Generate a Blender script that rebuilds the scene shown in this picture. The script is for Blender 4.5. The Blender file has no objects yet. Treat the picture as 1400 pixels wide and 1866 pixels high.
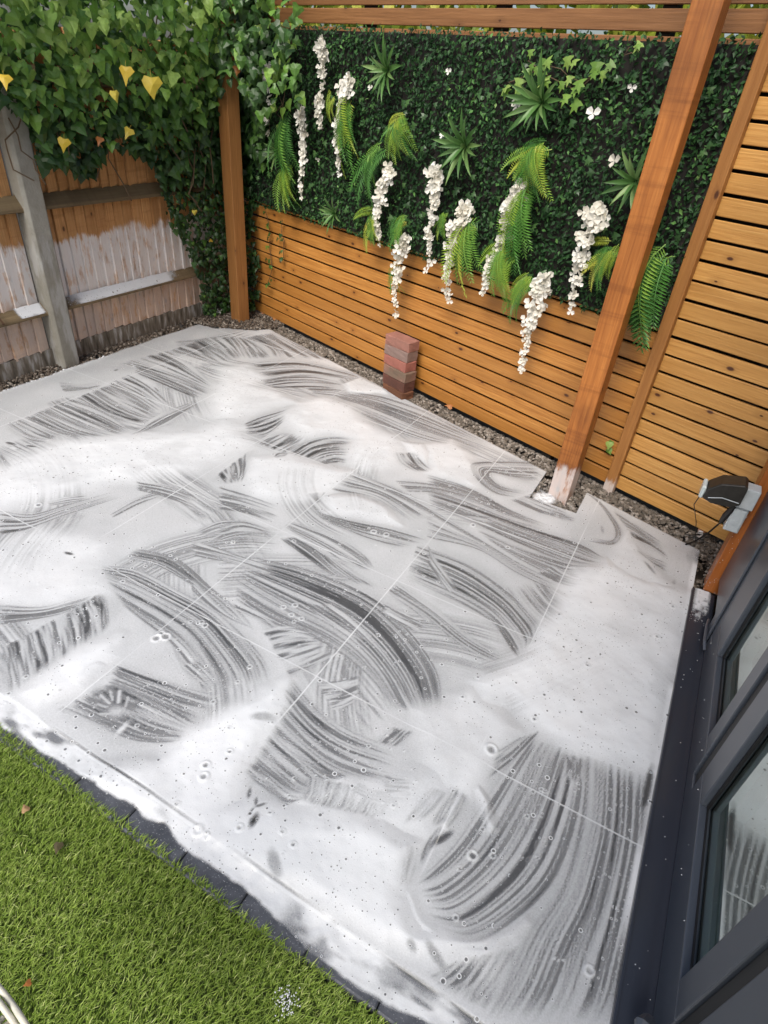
import bpy, bmesh, math, random
import numpy as np
from mathutils import Vector, Matrix
rng = np.random.default_rng(7); random.seed(7)
SC = bpy.context.scene; COL = SC.collection

# ------------------------------------------------------------------ camera
F, PIT, ROLL, YAW, H = 1096.20267, 0.616654648, 0.102675679, -0.445941209, 1.714
cy, sy, cp, sp = math.cos(YAW), math.sin(YAW), math.cos(PIT), math.sin(PIT)
FWD = np.array([sy*cp, cy*cp, -sp]); RT = np.array([cy, -sy, 0.]); UP = np.cross(RT, FWD)
cr, sr = math.cos(ROLL), math.sin(ROLL)
RT, UP = cr*RT + sr*UP, -sr*RT + cr*UP
cam = bpy.data.cameras.new('camera'); camo = bpy.data.objects.new('camera', cam); COL.objects.link(camo)
cam.sensor_fit = 'HORIZONTAL'; cam.sensor_width = 36; cam.lens = F/1400*36
cam.clip_start = 0.02; cam.clip_end = 500
m = Matrix.Identity(4)
for i in range(3):
    m[i][0], m[i][1], m[i][2] = RT[i], UP[i], -FWD[i]
m[2][3] = H
camo.matrix_world = m
SC.camera = camo

# ------------------------------------------------------------------ light
W = bpy.data.worlds.new('World'); SC.world = W; W.use_nodes = True
nt = W.node_tree; bg = nt.nodes['Background']
sky = nt.nodes.new('ShaderNodeTexSky'); sky.sky_type = 'NISHITA'; sky.sun_disc = False
SUN_EL, SUN_AZ = math.radians(50), math.radians(175)      # azimuth clockwise from +Y (light from behind-left of camera)
sky.sun_elevation = SUN_EL; sky.sun_rotation = SUN_AZ
sky.air_density = 1.0; sky.dust_density = 4.5; sky.ozone_density = 0.8
nt.links.new(sky.outputs[0], bg.inputs[0]); bg.inputs[1].default_value = 0.115
sun = bpy.data.lights.new('sun', 'SUN'); sun.energy = 1.9; sun.angle = math.radians(28); sun.color = (1, .98, .94)
suno = bpy.data.objects.new('sun', sun); COL.objects.link(suno)
sd = Vector((math.sin(SUN_AZ)*math.cos(SUN_EL), math.cos(SUN_AZ)*math.cos(SUN_EL), math.sin(SUN_EL)))
suno.rotation_euler = sd.to_track_quat('Z', 'Y').to_euler(); suno.location = sd*20
SC.view_settings.view_transform = 'Standard'; SC.view_settings.look = 'None'
SC.view_settings.exposure = 0.60; SC.view_settings.gamma = 1
SC.render.engine = 'CYCLES'
try:
    SC.cycles.transparent_max_bounces = 8; SC.cycles.max_bounces = 6; SC.cycles.diffuse_bounces = 3; SC.cycles.glossy_bounces = 3
except Exception: pass

# ------------------------------------------------------------------ geometry from the photograph's perspective
def ray(x, y):
    return RT*((x-700)/F) - UP*((y-933)/F) + FWD
def gnd(x, y, z=0.):
    d = ray(x, y); return np.array([0, 0, H]) + d*((z-H)/d[2])
def onp(x, y, n, d):
    r = ray(x, y); o = np.array([0, 0, H]); return o + r*((d - n@o)/(n@r))
def proj(P):
    P = np.asarray(P, float) - np.array([0, 0, H])
    a, b, c = P@RT, P@UP, P@FWD
    c = np.where(c < 1e-3, 1e-3, c)
    return 700 + F*a/c, 933 - F*b/c
FA = math.radians(-17.5)
FN = np.array([-math.sin(FA), math.cos(FA), 0.])     # into the back fence
FU = np.array([math.cos(FA), math.sin(FA), 0.])      # along it, to the right
FD = 2.95
def wall(u, z, d=FD): return FU*u + FN*d + np.array([0, 0, z])
def onwall(x, y, d=FD): return onp(x, y, FN, d)

# ------------------------------------------------------------------ helpers
def link(o, parent=None):
    COL.objects.link(o)
    if parent is not None: o.parent = parent
    return o
def tag(o, label=None, cat=None, group=None, kind=None):
    if label: o['label'] = label
    if cat: o['category'] = cat
    if group: o['group'] = group
    if kind: o['kind'] = kind
    return o
def empty(name, loc=(0, 0, 0), rz=0):
    o = bpy.data.objects.new(name, None); o.location = loc; o.rotation_euler = (0, 0, rz)
    o.empty_display_size = .1
    return link(o)
class MB:
    def __init__(s): s.v, s.f, s.a = [], [], []
    def add(s, vs, fs, a=0.):
        k = len(s.v); s.v += [tuple(map(float, p)) for p in vs]; s.a += [float(a)]*len(vs)
        s.f += [tuple(i+k for i in f) for f in fs]
    def box(s, x0, x1, y0, y1, z0, z1, a=0., M=None):
        vs = [(x, y, z) for z in (z0, z1) for y in (y0, y1) for x in (x0, x1)]
        if M is not None: vs = [tuple(M @ Vector(v)) for v in vs]
        s.add(vs, [(0,2,3,1),(4,5,7,6),(0,1,5,4),(2,6,7,3),(0,4,6,2),(1,3,7,5)], a)
    def tube(s, pts, r, n=8, a=0.):
        pts = [Vector(p) for p in pts]; k = len(s.v); ring = []
        for i, q in enumerate(pts):
            t = (pts[min(i+1, len(pts)-1)] - pts[max(i-1, 0)]).normalized()
            b = t.orthogonal().normalized() if i == 0 else (pb - t*pb.dot(t)).normalized()
            pb = b; c = t.cross(b); rr = r[i] if isinstance(r, (list, tuple)) else r
            s.add([q + (b*math.cos(j*2*math.pi/n) + c*math.sin(j*2*math.pi/n))*rr for j in range(n)], [], a)
        for i in range(len(pts)-1):
            for j in range(n):
                s.f.append((k+i*n+j, k+i*n+(j+1) % n, k+(i+1)*n+(j+1) % n, k+(i+1)*n+j))
        s.f.append(tuple(k+j for j in range(n))[::-1]); s.f.append(tuple(k+(len(pts)-1)*n+j for j in range(n)))
    def prism(s, poly, z0, z1, a=0.):
        n = len(poly)
        s.add([(x, y, z0) for x, y in poly] + [(x, y, z1) for x, y in poly],
              [tuple(range(n))[::-1], tuple(range(n, 2*n))] + [(i, (i+1) % n, n+(i+1) % n, n+i) for i in range(n)], a)
    def mesh(s, name, mat, smooth=False, attr=False, bevel=0., bseg=1):
        me = bpy.data.meshes.new(name); me.from_pydata(s.v, [], s.f)
        if attr:
            at = me.attributes.new('rnd', 'FLOAT', 'POINT'); at.data.foreach_set('value', np.array(s.a, np.float32))
        if bevel:
            bm = bmesh.new(); bm.from_mesh(me)
            bmesh.ops.bevel(bm, geom=bm.edges[:], offset=bevel, segments=bseg, affect='EDGES', profile=.5, clamp_overlap=True)
            bm.to_mesh(me); bm.free()
        me.materials.append(mat)
        if smooth: me.polygons.foreach_set('use_smooth', [True]*len(me.polygons))
        me.update()
        return me
    def build(s, name, mat, parent=None, **k):
        return link(bpy.data.objects.new(name, s.mesh(name, mat, **k)), parent)
def obj(name, me, parent=None, mw=None):
    o = link(bpy.data.objects.new(name, me), parent)
    if mw is not None: o.matrix_local = mw
    return o
def frame(o, X, Y, Z, s=1.):
    M = Matrix.Identity(4)
    for i in range(3):
        M[i][0], M[i][1], M[i][2], M[i][3] = X[i]*s, Y[i]*s, Z[i]*s, o[i]
    return M
def nrm(v): v = np.asarray(v, float); return v/np.linalg.norm(v)
_tab = rng.random((64, 64))
def vnoise(x, y, seed=0):
    x = np.asarray(x, float)+seed*17.31; y = np.asarray(y, float)+seed*5.77
    i = np.floor(x).astype(int); j = np.floor(y).astype(int); a = x-i; b = y-j
    a = a*a*(3-2*a); b = b*b*(3-2*b)
    g = lambda p, q: _tab[p % 64, q % 64]
    return (g(i,j)*(1-a)+g(i+1,j)*a)*(1-b) + (g(i,j+1)*(1-a)+g(i+1,j+1)*a)*b
def fbm(x, y, seed=0, o=3):
    s = 0; w = 1; t = 0
    for k in range(o): s = s+w*vnoise(x*2**k, y*2**k, seed+k); t += w; w *= .5
    return s/t
def sstep(a, b, x): t = np.clip((x-a)/(b-a), 0, 1); return t*t*(3-2*t)
def inpoly(px, py, poly):
    c = np.zeros(np.shape(px), bool); n = len(poly)
    for i in range(n):
        x0, y0 = poly[i]; x1, y1 = poly[(i+1) % n]
        if y0 == y1: continue
        c ^= ((y0 > py) != (y1 > py)) & (px < (x1-x0)*(py-y0)/(y1-y0)+x0)
    return c

# ------------------------------------------------------------------ materials
def mat(name):
    M = bpy.data.materials.new(name); M.use_nodes = True
    return M, M.node_tree, M.node_tree.nodes['Principled BSDF']
class NG:
    def __init__(s, T): s.T = T
    def n(s, t, **k):
        q = s.T.nodes.new('ShaderNode'+t)
        for a, b in k.items(): setattr(q, a, b)
        return q
    def l(s, a, b): s.T.links.new(a, b)
    def put(s, sock, v):
        if hasattr(v, 'is_output') or isinstance(v, bpy.types.NodeSocket): s.l(v, sock)
        else: sock.default_value = v
    def math(s, op, a, b=None, c=None, clamp=False):
        q = s.n('Math', operation=op, use_clamp=clamp)
        for i, v in enumerate((a, b, c)):
            if v is not None: s.put(q.inputs[i], v)
        return q.outputs[0]
    def mapr(s, v, a, b, c=0., d=1., smooth=True):
        q = s.n('MapRange', interpolation_type='SMOOTHSTEP' if smooth else 'LINEAR')
        s.put(q.inputs[0], v)
        for i, w in enumerate((a, b, c, d)): s.put(q.inputs[i+1], w)
        return q.outputs[0]
    def mix(s, f, a, b, blend='MIX'):
        q = s.n('Mix', data_type='RGBA', blend_type=blend)
        s.put(q.inputs[0], f)
        for i, v in ((6, a), (7, b)):
            if isinstance(v, tuple) and len(v) == 3: v = (*v, 1)
            s.put(q.inputs[i], v)
        return q.outputs[2]
    def ramp(s, v, *st):
        q = s.n('ValToRGB'); s.l(v, q.inputs[0]); e = q.color_ramp.elements
        while len(e) < len(st): e.new(.5)
        for k, (p, c) in enumerate(st): e[k].position = p; e[k].color = (*c, 1)
        return q.outputs[0]
    def noise(s, vec, scale, detail=3., rough=.55, dist=0.):
        q = s.n('TexNoise'); s.l(vec, q.inputs['Vector'])
        q.inputs['Scale'].default_value = scale; q.inputs['Detail'].default_value = detail
        q.inputs['Roughness'].default_value = rough; q.inputs['Distortion'].default_value = dist
        return q.outputs[0]
    def mapping(s, vec, sc=(1, 1, 1), loc=(0, 0, 0)):
        q = s.n('Mapping'); s.l(vec, q.inputs[0]); s.put(q.inputs[1], loc); q.inputs[3].default_value = sc
        return q.outputs[0]
    def obj(s): return s.n('TexCoord').outputs['Object']
    def pos(s): return s.n('NewGeometry').outputs['Position']
    def orand(s): return s.n('ObjectInfo').outputs['Random']
    def attr(s, a): return s.n('Attribute', attribute_name=a).outputs['Fac']
    def xyz(s, v):
        q = s.n('SeparateXYZ'); s.l(v, q.inputs[0]); return q.outputs
    def comb(s, x, y, z):
        q = s.n('CombineXYZ')
        for i, v in enumerate((x, y, z)): s.put(q.inputs[i], v)
        return q.outputs[0]
    def bump(s, h, st=.3, d=.01):
        q = s.n('Bump'); s.l(h, q.inputs['Height']); q.inputs['Strength'].default_value = st; q.inputs['Distance'].default_value = d
        return q.outputs[0]
def simple(name, col, rough=.6, metal=0., nz=0., scale=30., spec=.5):
    M, T, P = mat(name); g = NG(T)
    P.inputs['Roughness'].default_value = rough; P.inputs['Metallic'].default_value = metal
    P.inputs['Specular IOR Level'].default_value = spec
    if nz:
        v = g.noise(g.obj(), scale, 4)
        lo = tuple(c*(1-nz) for c in col); hi = tuple(min(1, c*(1+nz)) for c in col)
        g.l(g.ramp(v, (.3, lo), (.7, hi)), P.inputs['Base Color'])
        g.l(g.bump(v, .25, .003), P.inputs['Normal'])
    else: P.inputs['Base Color'].default_value = (*col, 1)
    return M
def foam_mix(g, col, mask):
    return g.mix(mask, col, (.80, .81, .82))
def wood(name, axis, c0, c1, c2, knot=(.07, .022, .008), rough=.5, foam_z=None, foam_lo=None, kn=1.0, stain=0., fa=.55):
    """grain along a local axis; every board shifts its pattern by its own random number"""
    M, T, P = mat(name); g = NG(T)
    o = g.obj(); r = g.orand()
    sh = g.n('VectorMath', operation='ADD'); g.l(o, sh.inputs[0])
    off = g.comb(g.math('MULTIPLY', r, 37.), g.math('MULTIPLY', r, 91.), g.math('MULTIPLY', r, 53.)); g.l(off, sh.inputs[1])
    v = sh.outputs[0]
    sc = [14., 14., 14.]; sc[axis] = .9
    gr = g.noise(g.mapping(v, tuple(sc)), 2.2, 6, .6, 1.4)
    sc2 = [60., 60., 60.]; sc2[axis] = 2.
    fine = g.noise(g.mapping(v, tuple(sc2)), 2., 3, .6)
    base = g.ramp(gr, (.25, c0), (.5, c1), (.75, c2))
    base = g.mix(.5, base, g.ramp(fine, (.3, tuple(c*.7 for c in c0)), (.7, c2)))
    blot = g.noise(g.mapping(v, tuple(3. if i != axis else .8 for i in range(3))), 1.6, 3)
    base = g.mix(g.mapr(blot, .45, .75, 0., .45), base, tuple(c*.7 for c in c0))
    # board to board tone
    base = g.mix(g.math('MULTIPLY', r, .6), base, tuple(c*.58 for c in c1))
    # knots
    X3 = g.xyz(v); oth = [i for i in range(3) if i != axis]
    kv = g.comb(g.math('MULTIPLY', X3[axis], 4.2), g.math('MULTIPLY', g.math('ADD', X3[oth[0]], X3[oth[1]]), 8.), 0.)
    vo = g.n('TexVoronoi', voronoi_dimensions='2D'); g.l(kv, vo.inputs['Vector']); vo.inputs['Scale'].default_value = kn
    d = vo.outputs['Distance']
    wn = g.n('SeparateColor'); g.l(vo.outputs['Color'], wn.inputs[0])
    keep = g.math('GREATER_THAN', wn.outputs[0], .55)
    kr = g.math('MULTIPLY_ADD', wn.outputs[1], .055, .03)
    km = g.math('MULTIPLY', g.math('SUBTRACT', 1., g.mapr(g.math('DIVIDE', d, kr), .5, 1.15)), keep)
    ring = g.math('MULTIPLY', g.math('SUBTRACT', 1., g.mapr(d, .05, .22)), keep)
    base = g.mix(g.math('MULTIPLY', ring, .35), base, tuple(c*.6 for c in c0))
    base = g.mix(km, base, knot)
    if stain >= .5:
        sb = [1.5, 1.5, 1.5]; sb[axis] = 26.
        saw = g.noise(g.mapping(v, tuple(sb)), 1., 3, .7)
        base = g.mix(g.mapr(saw, .50, .68, 0., .38), base, tuple(c*.7 for c in c0))
    if stain:
        st = g.mapr(g.noise(g.pos(), 2.3, 4), .52, .72)
        base = g.mix(g.math('MULTIPLY', st, stain), base, tuple(c*.45 for c in c0))
    if foam_z is not None:
        z = g.xyz(g.pos())[2]
        nz = g.noise(g.mapping(g.pos(), (22., 22., 7.)), 1., 6, .68)
        low = g.noise(g.pos(), 3.4, 2)
        zz = g.math('ADD', g.math('ADD', z, g.math('MULTIPLY_ADD', nz, -.22, .11)), g.math('MULTIPLY_ADD', low, -.22 if fa > .7 else 0., .11 if fa > .7 else 0.))
        mk = g.mapr(zz, foam_z-.03, foam_z+.025, fa, 0.)
        holes = g.mapr(nz, .34, .50, .35, 1.)
        mk = g.math('MULTIPLY', mk, holes)
        if foam_lo is not None:
            mk = g.math('MULTIPLY', mk, g.mapr(zz, foam_lo-.05, foam_lo+.05, .5, 1.))
        base = foam_mix(g, base, mk)
    g.l(base, P.inputs['Base Color'])
    P.inputs['Roughness'].default_value = rough
    g.l(g.bump(g.math('ADD', gr, g.math('MULTIPLY', fine, .6)), .5, .004), P.inputs['Normal'])
    return M
def leafmat(name, stops, src='attr', rough=.38, trans=.25, spec=.4):
    M, T, P = mat(name); g = NG(T)
    v = g.attr('rnd') if src == 'attr' else g.orand()
    c = g.ramp(v, *stops)
    n = g.noise(g.obj() if src != 'attr' else g.pos(), 60., 2)
    c = g.mix(g.mapr(n, .3, .7, 0., .22), c, (.02, .045, .008))
    g.l(c, P.inputs['Base Color']); P.inputs['Roughness'].default_value = rough
    P.inputs['Specular IOR Level'].default_value = spec
    tr = g.n('BsdfTranslucent'); g.l(c, tr.inputs[0])
    mx = g.n('MixShader'); mx.inputs[0].default_value = trans
    g.l(P.outputs[0], mx.inputs[1]); g.l(tr.outputs[0], mx.inputs[2])
    g.l(mx.outputs[0], T.nodes['Material Output'].inputs[0])
    return M

MAT = {}
MAT['slat'] = wood('cedar_slat', 0, (.32, .112, .020), (.51, .215, .043), (.65, .32, .085), rough=.42, kn=1.0)
MAT['slatlit'] = wood('lit_slat', 0, (.42, .185, .040), (.62, .31, .080), (.74, .43, .14), rough=.42)  # same slats right of the batten, brighter light painted into a paler tone
MAT['topslat'] = wood('brown_slat', 0, (.19, .080, .026), (.29, .130, .046), (.36, .175, .068), rough=.55)
MAT['post'] = wood('stained_post', 2, (.22, .062, .010), (.47, .155, .028), (.62, .25, .060), rough=.5, foam_z=.17, stain=.5, kn=.8)
MAT['cpost'] = wood('corner_post_wood', 2, (.21, .080, .018), (.36, .155, .042), (.48, .235, .075), rough=.6, kn=.9)
MAT['batten'] = wood('batten_wood', 2, (.28, .105, .024), (.44, .19, .05), (.54, .26, .078), rough=.5, foam_z=.06, stain=.2)
MAT['orange'] = wood('orange_post_wood', 2, (.30, .085, .014), (.42, .125, .022), (.50, .16, .03), rough=.38, foam_z=.005, kn=.4)
MAT['board'] = wood('feather_board', 2, (.44, .19, .062), (.64, .33, .12), (.76, .46, .21), knot=(.10, .045, .02), rough=.8, foam_z=.74, foam_lo=.38, stain=.6, fa=.80)
MAT['rail'] = wood('old_rail', 1, (.13, .09, .045), (.20, .145, .075), (.27, .20, .11), rough=.85, stain=.6)
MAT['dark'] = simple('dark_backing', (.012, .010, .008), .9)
MAT['soil'] = simple('soil', (.035, .027, .02), .95, nz=.5, scale=40)
MAT['mortar'] = simple('grout', (.38, .38, .37), .9, nz=.2)
MAT['anth'] = simple('anthracite_frame', (.060, .070, .088), .28, spec=.5)
MAT['sill'] = simple('anthracite_sill', (.030, .034, .046), .18, spec=.6)
MAT['gasket'] = simple('rubber_gasket', (.008, .008, .009), .6)
MAT['greybox'] = simple('grey_plastic', (.42, .46, .48), .35, nz=.06, scale=60)
MAT['black'] = simple('black_plastic', (.022, .02, .017), .4, nz=.3, scale=40)
MAT['clear'] = simple('lamp_lens', (.55, .62, .62), .15)
MAT['cable'] = simple('black_cable', (.015, .013, .012), .5)
MAT['rattan'] = simple('cream_rattan', (.62, .60, .50), .45, nz=.12, scale=80)
MAT['stem'] = simple('stem', (.06, .05, .02), .8)
MAT['vstem'] = simple('vine_stem', (.10, .065, .035), .85)
MAT['dry'] = simple('dry_leaf', (.34, .14, .05), .7, nz=.35, scale=70)
MAT['drytan'] = simple('tan_leaf', (.30, .19, .09), .7, nz=.35, scale=70)
MAT['white'] = simple('white_inner_frame', (.78, .84, .81), .4)
MAT['plaster'] = simple('interior_plaster', (.6, .6, .56), .8, nz=.05, scale=8)
MAT['render'] = simple('house_render', (.55, .54, .52), .85, nz=.08, scale=20)

def tile_mat():
    M, T, P = mat('grey_porcelain'); g = NG(T)
    v = g.noise(g.pos(), 9., 5); w = g.noise(g.pos(), 140., 2)
    c = g.ramp(v, (.3, (.050, .052, .055)), (.7, (.085, .087, .090)))
    c = g.mix(g.mapr(w, .45, .7, 0., .5), c, (.12, .12, .12))
    g.l(c, P.inputs['Base Color']); P.inputs['Roughness'].default_value = .28
    g.l(g.bump(w, .12, .001), P.inputs['Normal'])
    return M
MAT['tile'] = tile_mat()
def sett_mat():
    M, T, P = mat('slate_sett'); g = NG(T)
    v = g.noise(g.pos(), 25., 5); w = g.noise(g.pos(), 260., 2)
    c = g.ramp(v, (.3, (.045, .050, .062)), (.7, (.085, .093, .112)))
    c = g.mix(g.mapr(w, .62, .72, 0., .6), c, (.45, .46, .47))
    g.l(c, P.inputs['Base Color']); P.inputs['Roughness'].default_value = .6
    g.l(g.bump(v, .5, .006), P.inputs['Normal'])
    return M
MAT['sett'] = sett_mat()
def concrete():
    M, T, P = mat('weathered_concrete'); g = NG(T)
    p = g.pos(); v = g.noise(p, 12., 6, .65); w = g.noise(p, 90., 3); z = g.xyz(p)[2]
    c = g.ramp(v, (.2, (.22, .21, .175)), (.5, (.30, .29, .25)), (.8, (.37, .36, .32)))
    wet = g.mapr(g.math('ADD', z, g.math('MULTIPLY', v, .35)), .93, 1.02, 1., 0.)
    c = g.mix(g.math('MULTIPLY', wet, .35), c, (.13, .115, .085))
    fm = g.math('MULTIPLY', g.mapr(g.noise(g.mapping(p, (14., 14., 4.)), 1., 5), .42, .60), wet)
    c = g.mix(g.math('MULTIPLY', fm, .35), c, (.55, .56, .57))
    g.l(c, P.inputs['Base Color']); P.inputs['Roughness'].default_value = .85
    g.l(g.bump(g.math('ADD', v, w), .5, .004), P.inputs['Normal'])
    return M
MAT['concrete'] = concrete()
def gravelboard():
    M, T, P = mat('stained_gravel_board'); g = NG(T)
    p = g.pos(); v = g.noise(g.mapping(p, (30., 30., 6.)), 1., 5)
    c = g.ramp(v, (.3, (.06, .05, .035)), (.52, (.19, .165, .13)), (.70, (.46, .46, .45)))
    g.l(c, P.inputs['Base Color']); P.inputs['Roughness'].default_value = .85
    g.l(g.bump(v, .5, .005), P.inputs['Normal'])
    return M
MAT['gravelboard'] = gravelboard()
def stone_mat(name, lo, mid, hi, foam=False):
    M, T, P = mat(name); g = NG(T)
    c = g.ramp(g.attr('rnd'), (0, lo), (.55, mid), (1, hi))
    c = g.mix(g.mapr(g.noise(g.pos(), 160., 3), .4, .7, 0., .4), c, tuple(x*.5 for x in lo))
    g.l(c, P.inputs['Base Color']); P.inputs['Roughness'].default_value = .8
    return M
MAT['gravel'] = stone_mat('limestone_chips', (.06, .05, .04), (.165, .142, .115), (.38, .34, .30))
MAT['mulch'] = stone_mat('dark_chips', (.045, .034, .024), (.13, .10, .075), (.36, .32, .27))
def brick_mat(name, col, dirt, da):
    M, T, P = mat(name); g = NG(T)
    o = g.obj(); v = g.noise(o, 22., 6, .65); w = g.noise(o, 120., 3)
    c = g.ramp(v, (.3, tuple(x*.75 for x in col)), (.7, tuple(min(1, x*1.15) for x in col)))
    c = g.mix(g.math('MULTIPLY', g.mapr(g.noise(o, 9., 4), .4, .62), da), c, dirt)
    g.l(c, P.inputs['Base Color']); P.inputs['Roughness'].default_value = .9
    g.l(g.bump(g.math('ADD', v, w), .7, .004), P.inputs['Normal'])
    return M
def foam_mat(name='foam', use_attr=True):
    M, T, P = mat(name); g = NG(T)
    p = g.pos()
    n1 = g.noise(p, 300., 2); n2 = g.noise(p, 60., 4); n3 = g.noise(p, 2.2, 3)
    c = g.ramp(n3, (.3, (.685, .716, .742)), (.7, (.755, .778, .80)))
    g.l(c, P.inputs['Base Color']); P.inputs['Roughness'].default_value = .27
    P.inputs['Specular IOR Level'].default_value = .5
    h = g.math('ADD', n1, g.math('MULTIPLY', n2, .5))
    if use_attr:
        a = g.attr('cover')
        # fine froth in the thin film
        sp_ = g.math('MULTIPLY_ADD', g.noise(p, 230., 3, .75), .9, -.45)
        mid = g.math('MULTIPLY', a, g.math('SUBTRACT', 1., a))
        a = g.math('ADD', a, g.math('MULTIPLY', sp_, g.math('MULTIPLY', mid, 2.4)), clamp=True)
        # bubbles: a rim of froth round a see-through middle, gathered in clusters
        P2 = g.xyz(p); p2 = g.comb(P2[0], P2[1], 0.)
        for sc, r0, r1, thr, cl in ((30., .0012, .0072, .54, 2.6), (80., .0008, .0030, .54, 4.)):
            vo = g.n('TexVoronoi', voronoi_dimensions='2D'); g.l(p2, vo.inputs['Vector']); vo.inputs['Scale'].default_value = sc
            w = g.n('SeparateColor'); g.l(vo.outputs['Color'], w.inputs[0])
            r = g.math('MULTIPLY_ADD', g.math('POWER', w.outputs[0], 3.), (r1-r0)*sc, r0*sc)
            clus = g.mapr(g.noise(p2, cl, 3), .42, .66, thr+.34, thr-.25)
            kp = g.math('GREATER_THAN', w.outputs[1], clus)
            q = g.math('DIVIDE', vo.outputs['Distance'], r)
            rim = g.math('MULTIPLY', g.math('MULTIPLY', g.mapr(q, .55, .85), g.mapr(q, 1.0, 1.5, 1., 0.)), kp)
            core = g.math('MULTIPLY', g.mapr(q, .5, .85, 1., 0.), kp)
            a = g.math('MAXIMUM', a, g.math('MULTIPLY', rim, .9))
            a = g.math('MULTIPLY', a, g.math('MULTIPLY_ADD', core, -.72, 1.))
            h = g.math('ADD', h, g.math('MULTIPLY', g.math('SUBTRACT', rim, core), 1.2))
        g.l(a, P.inputs['Alpha'])
    g.l(g.bump(h, .22, .002), P.inputs['Normal'])
    return M
MAT['foam'] = foam_mat()
MAT['foamsolid'] = foam_mat('foam_residue', False)
MAT['grass'] = None
def grass_mat():
    M, T, P = mat('turf_blade'); g = NG(T)
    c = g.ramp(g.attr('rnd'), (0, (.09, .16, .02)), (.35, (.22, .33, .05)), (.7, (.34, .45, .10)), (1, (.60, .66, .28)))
    g.l(c, P.inputs['Base Color']); P.inputs['Roughness'].default_value = .5; P.inputs['Specular IOR Level'].default_value = .3
    tr = g.n('BsdfTranslucent'); g.l(c, tr.inputs[0]); mx = g.n('MixShader'); mx.inputs[0].default_value = .3
    g.l(P.outputs[0], mx.inputs[1]); g.l(tr.outputs[0], mx.inputs[2]); g.l(mx.outputs[0], T.nodes['Material Output'].inputs[0])
    return M
MAT['grass'] = grass_mat()
MAT['turfbase'] = simple('turf_base', (.06, .09, .018), .9, nz=.4, scale=80)
HEDGE = ((0, (.006, .022, .009)), (.4, (.028, .086, .026)), (.7, (.075, .19, .048)), (.9, (.15, .33, .085)), (1, (.20, .34, .10)))
MAT['hedge'] = leafmat('hedge_leaf', HEDGE, rough=.5, trans=.15, spec=.25)
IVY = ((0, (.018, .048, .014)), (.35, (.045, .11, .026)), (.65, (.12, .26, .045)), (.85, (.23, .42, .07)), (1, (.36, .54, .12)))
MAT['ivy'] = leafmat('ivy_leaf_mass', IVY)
MAT['ivyone'] = leafmat('ivy_leaf', IVY, 'obj')
MAT['ivydark'] = leafmat('ivy_leaf_dark', ((0, (.022, .058, .020)), (.6, (.045, .11, .034)), (1, (.08, .17, .05))), 'obj')
MAT['ivylight'] = leafmat('ivy_leaf_light', ((0, (.13, .25, .04)), (.6, (.22, .38, .07)), (1, (.36, .50, .13))), 'obj', trans=.3)
MAT['yellow'] = leafmat('ivy_leaf_yellow', ((0, (.55, .34, .03)), (.6, (.72, .52, .06)), (1, (.70, .60, .10))), 'obj', trans=.3)
MAT['orangeleaf'] = leafmat('ivy_leaf_orange', ((0, (.30, .10, .03)), (1, (.48, .20, .06))), 'obj')
MAT['fern'] = leafmat('fern_green', ((0, (.07, .22, .04)), (.6, (.13, .34, .06)), (1, (.28, .46, .08))), 'obj', rough=.45)
MAT['fernyellow'] = leafmat('fern_yellow', ((0, (.22, .40, .05)), (.6, (.38, .52, .07)), (1, (.56, .56, .09))), 'obj', rough=.45)
MAT['ferndark'] = leafmat('fern_dark', ((0, (.04, .14, .035)), (1, (.10, .26, .06))), 'obj', rough=.45)
MAT['spike'] = leafmat('spiky_leaf', ((0, (.07, .17, .045)), (.6, (.13, .27, .075)), (1, (.26, .40, .14))), 'obj')
MAT['farleaf'] = leafmat('garden_leaf', ((0, (.10, .18, .02)), (.6, (.35, .42, .04)), (1, (.62, .60, .10))), rough=.5, trans=.35)
def petal_mat():
    M, T, P = mat('cream_petal'); g = NG(T)
    c = g.ramp(g.orand(), (0, (.72, .68, .58)), (.5, (.82, .80, .72)), (1, (.86, .85, .80)))
    g.l(c, P.inputs['Base Color']); P.inputs['Roughness'].default_value = .6
    tr = g.n('BsdfTranslucent'); g.l(c, tr.inputs[0]); mx = g.n('MixShader'); mx.inputs[0].default_value = .3
    g.l(P.outputs[0], mx.inputs[1]); g.l(tr.outputs[0], mx.inputs[2]); g.l(mx.outputs[0], T.nodes['Material Output'].inputs[0])
    return M
MAT['petal'] = petal_mat()
def glass_mat():
    M = bpy.data.materials.new('door_glass'); M.use_nodes = True; T = M.node_tree; g = NG(T)
    T.nodes.remove(T.nodes['Principled BSDF'])
    gl = g.n('BsdfGlossy'); gl.inputs['Color'].default_value = (.90, .97, .93, 1); gl.inputs['Roughness'].default_value = .015
    tr = g.n('BsdfTransparent'); tr.inputs[0].default_value = (.88, .95, .92, 1)
    fr = g.n('Fresnel'); fr.inputs[0].default_value = 1.9
    mx = g.n('MixShader'); g.l(g.mapr(fr.outputs[0], 0., 1., .46, 1., False), mx.inputs[0])
    g.l(tr.outputs[0], mx.inputs[1]); g.l(gl.outputs[0], mx.inputs[2])
    g.l(mx.outputs[0], T.nodes['Material Output'].inputs[0])
    return M
MAT['glass'] = glass_mat()

def clear_mat():
    M = bpy.data.materials.new('clear_glass'); M.use_nodes = True; T = M.node_tree; g = NG(T)
    T.nodes.remove(T.nodes['Principled BSDF']); tr = g.n('BsdfTransparent'); tr.inputs[0].default_value = (.93, .98, .96, 1)
    g.l(tr.outputs[0], T.nodes['Material Output'].inputs[0]); return M
MAT['clearglass'] = clear_mat()

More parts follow.
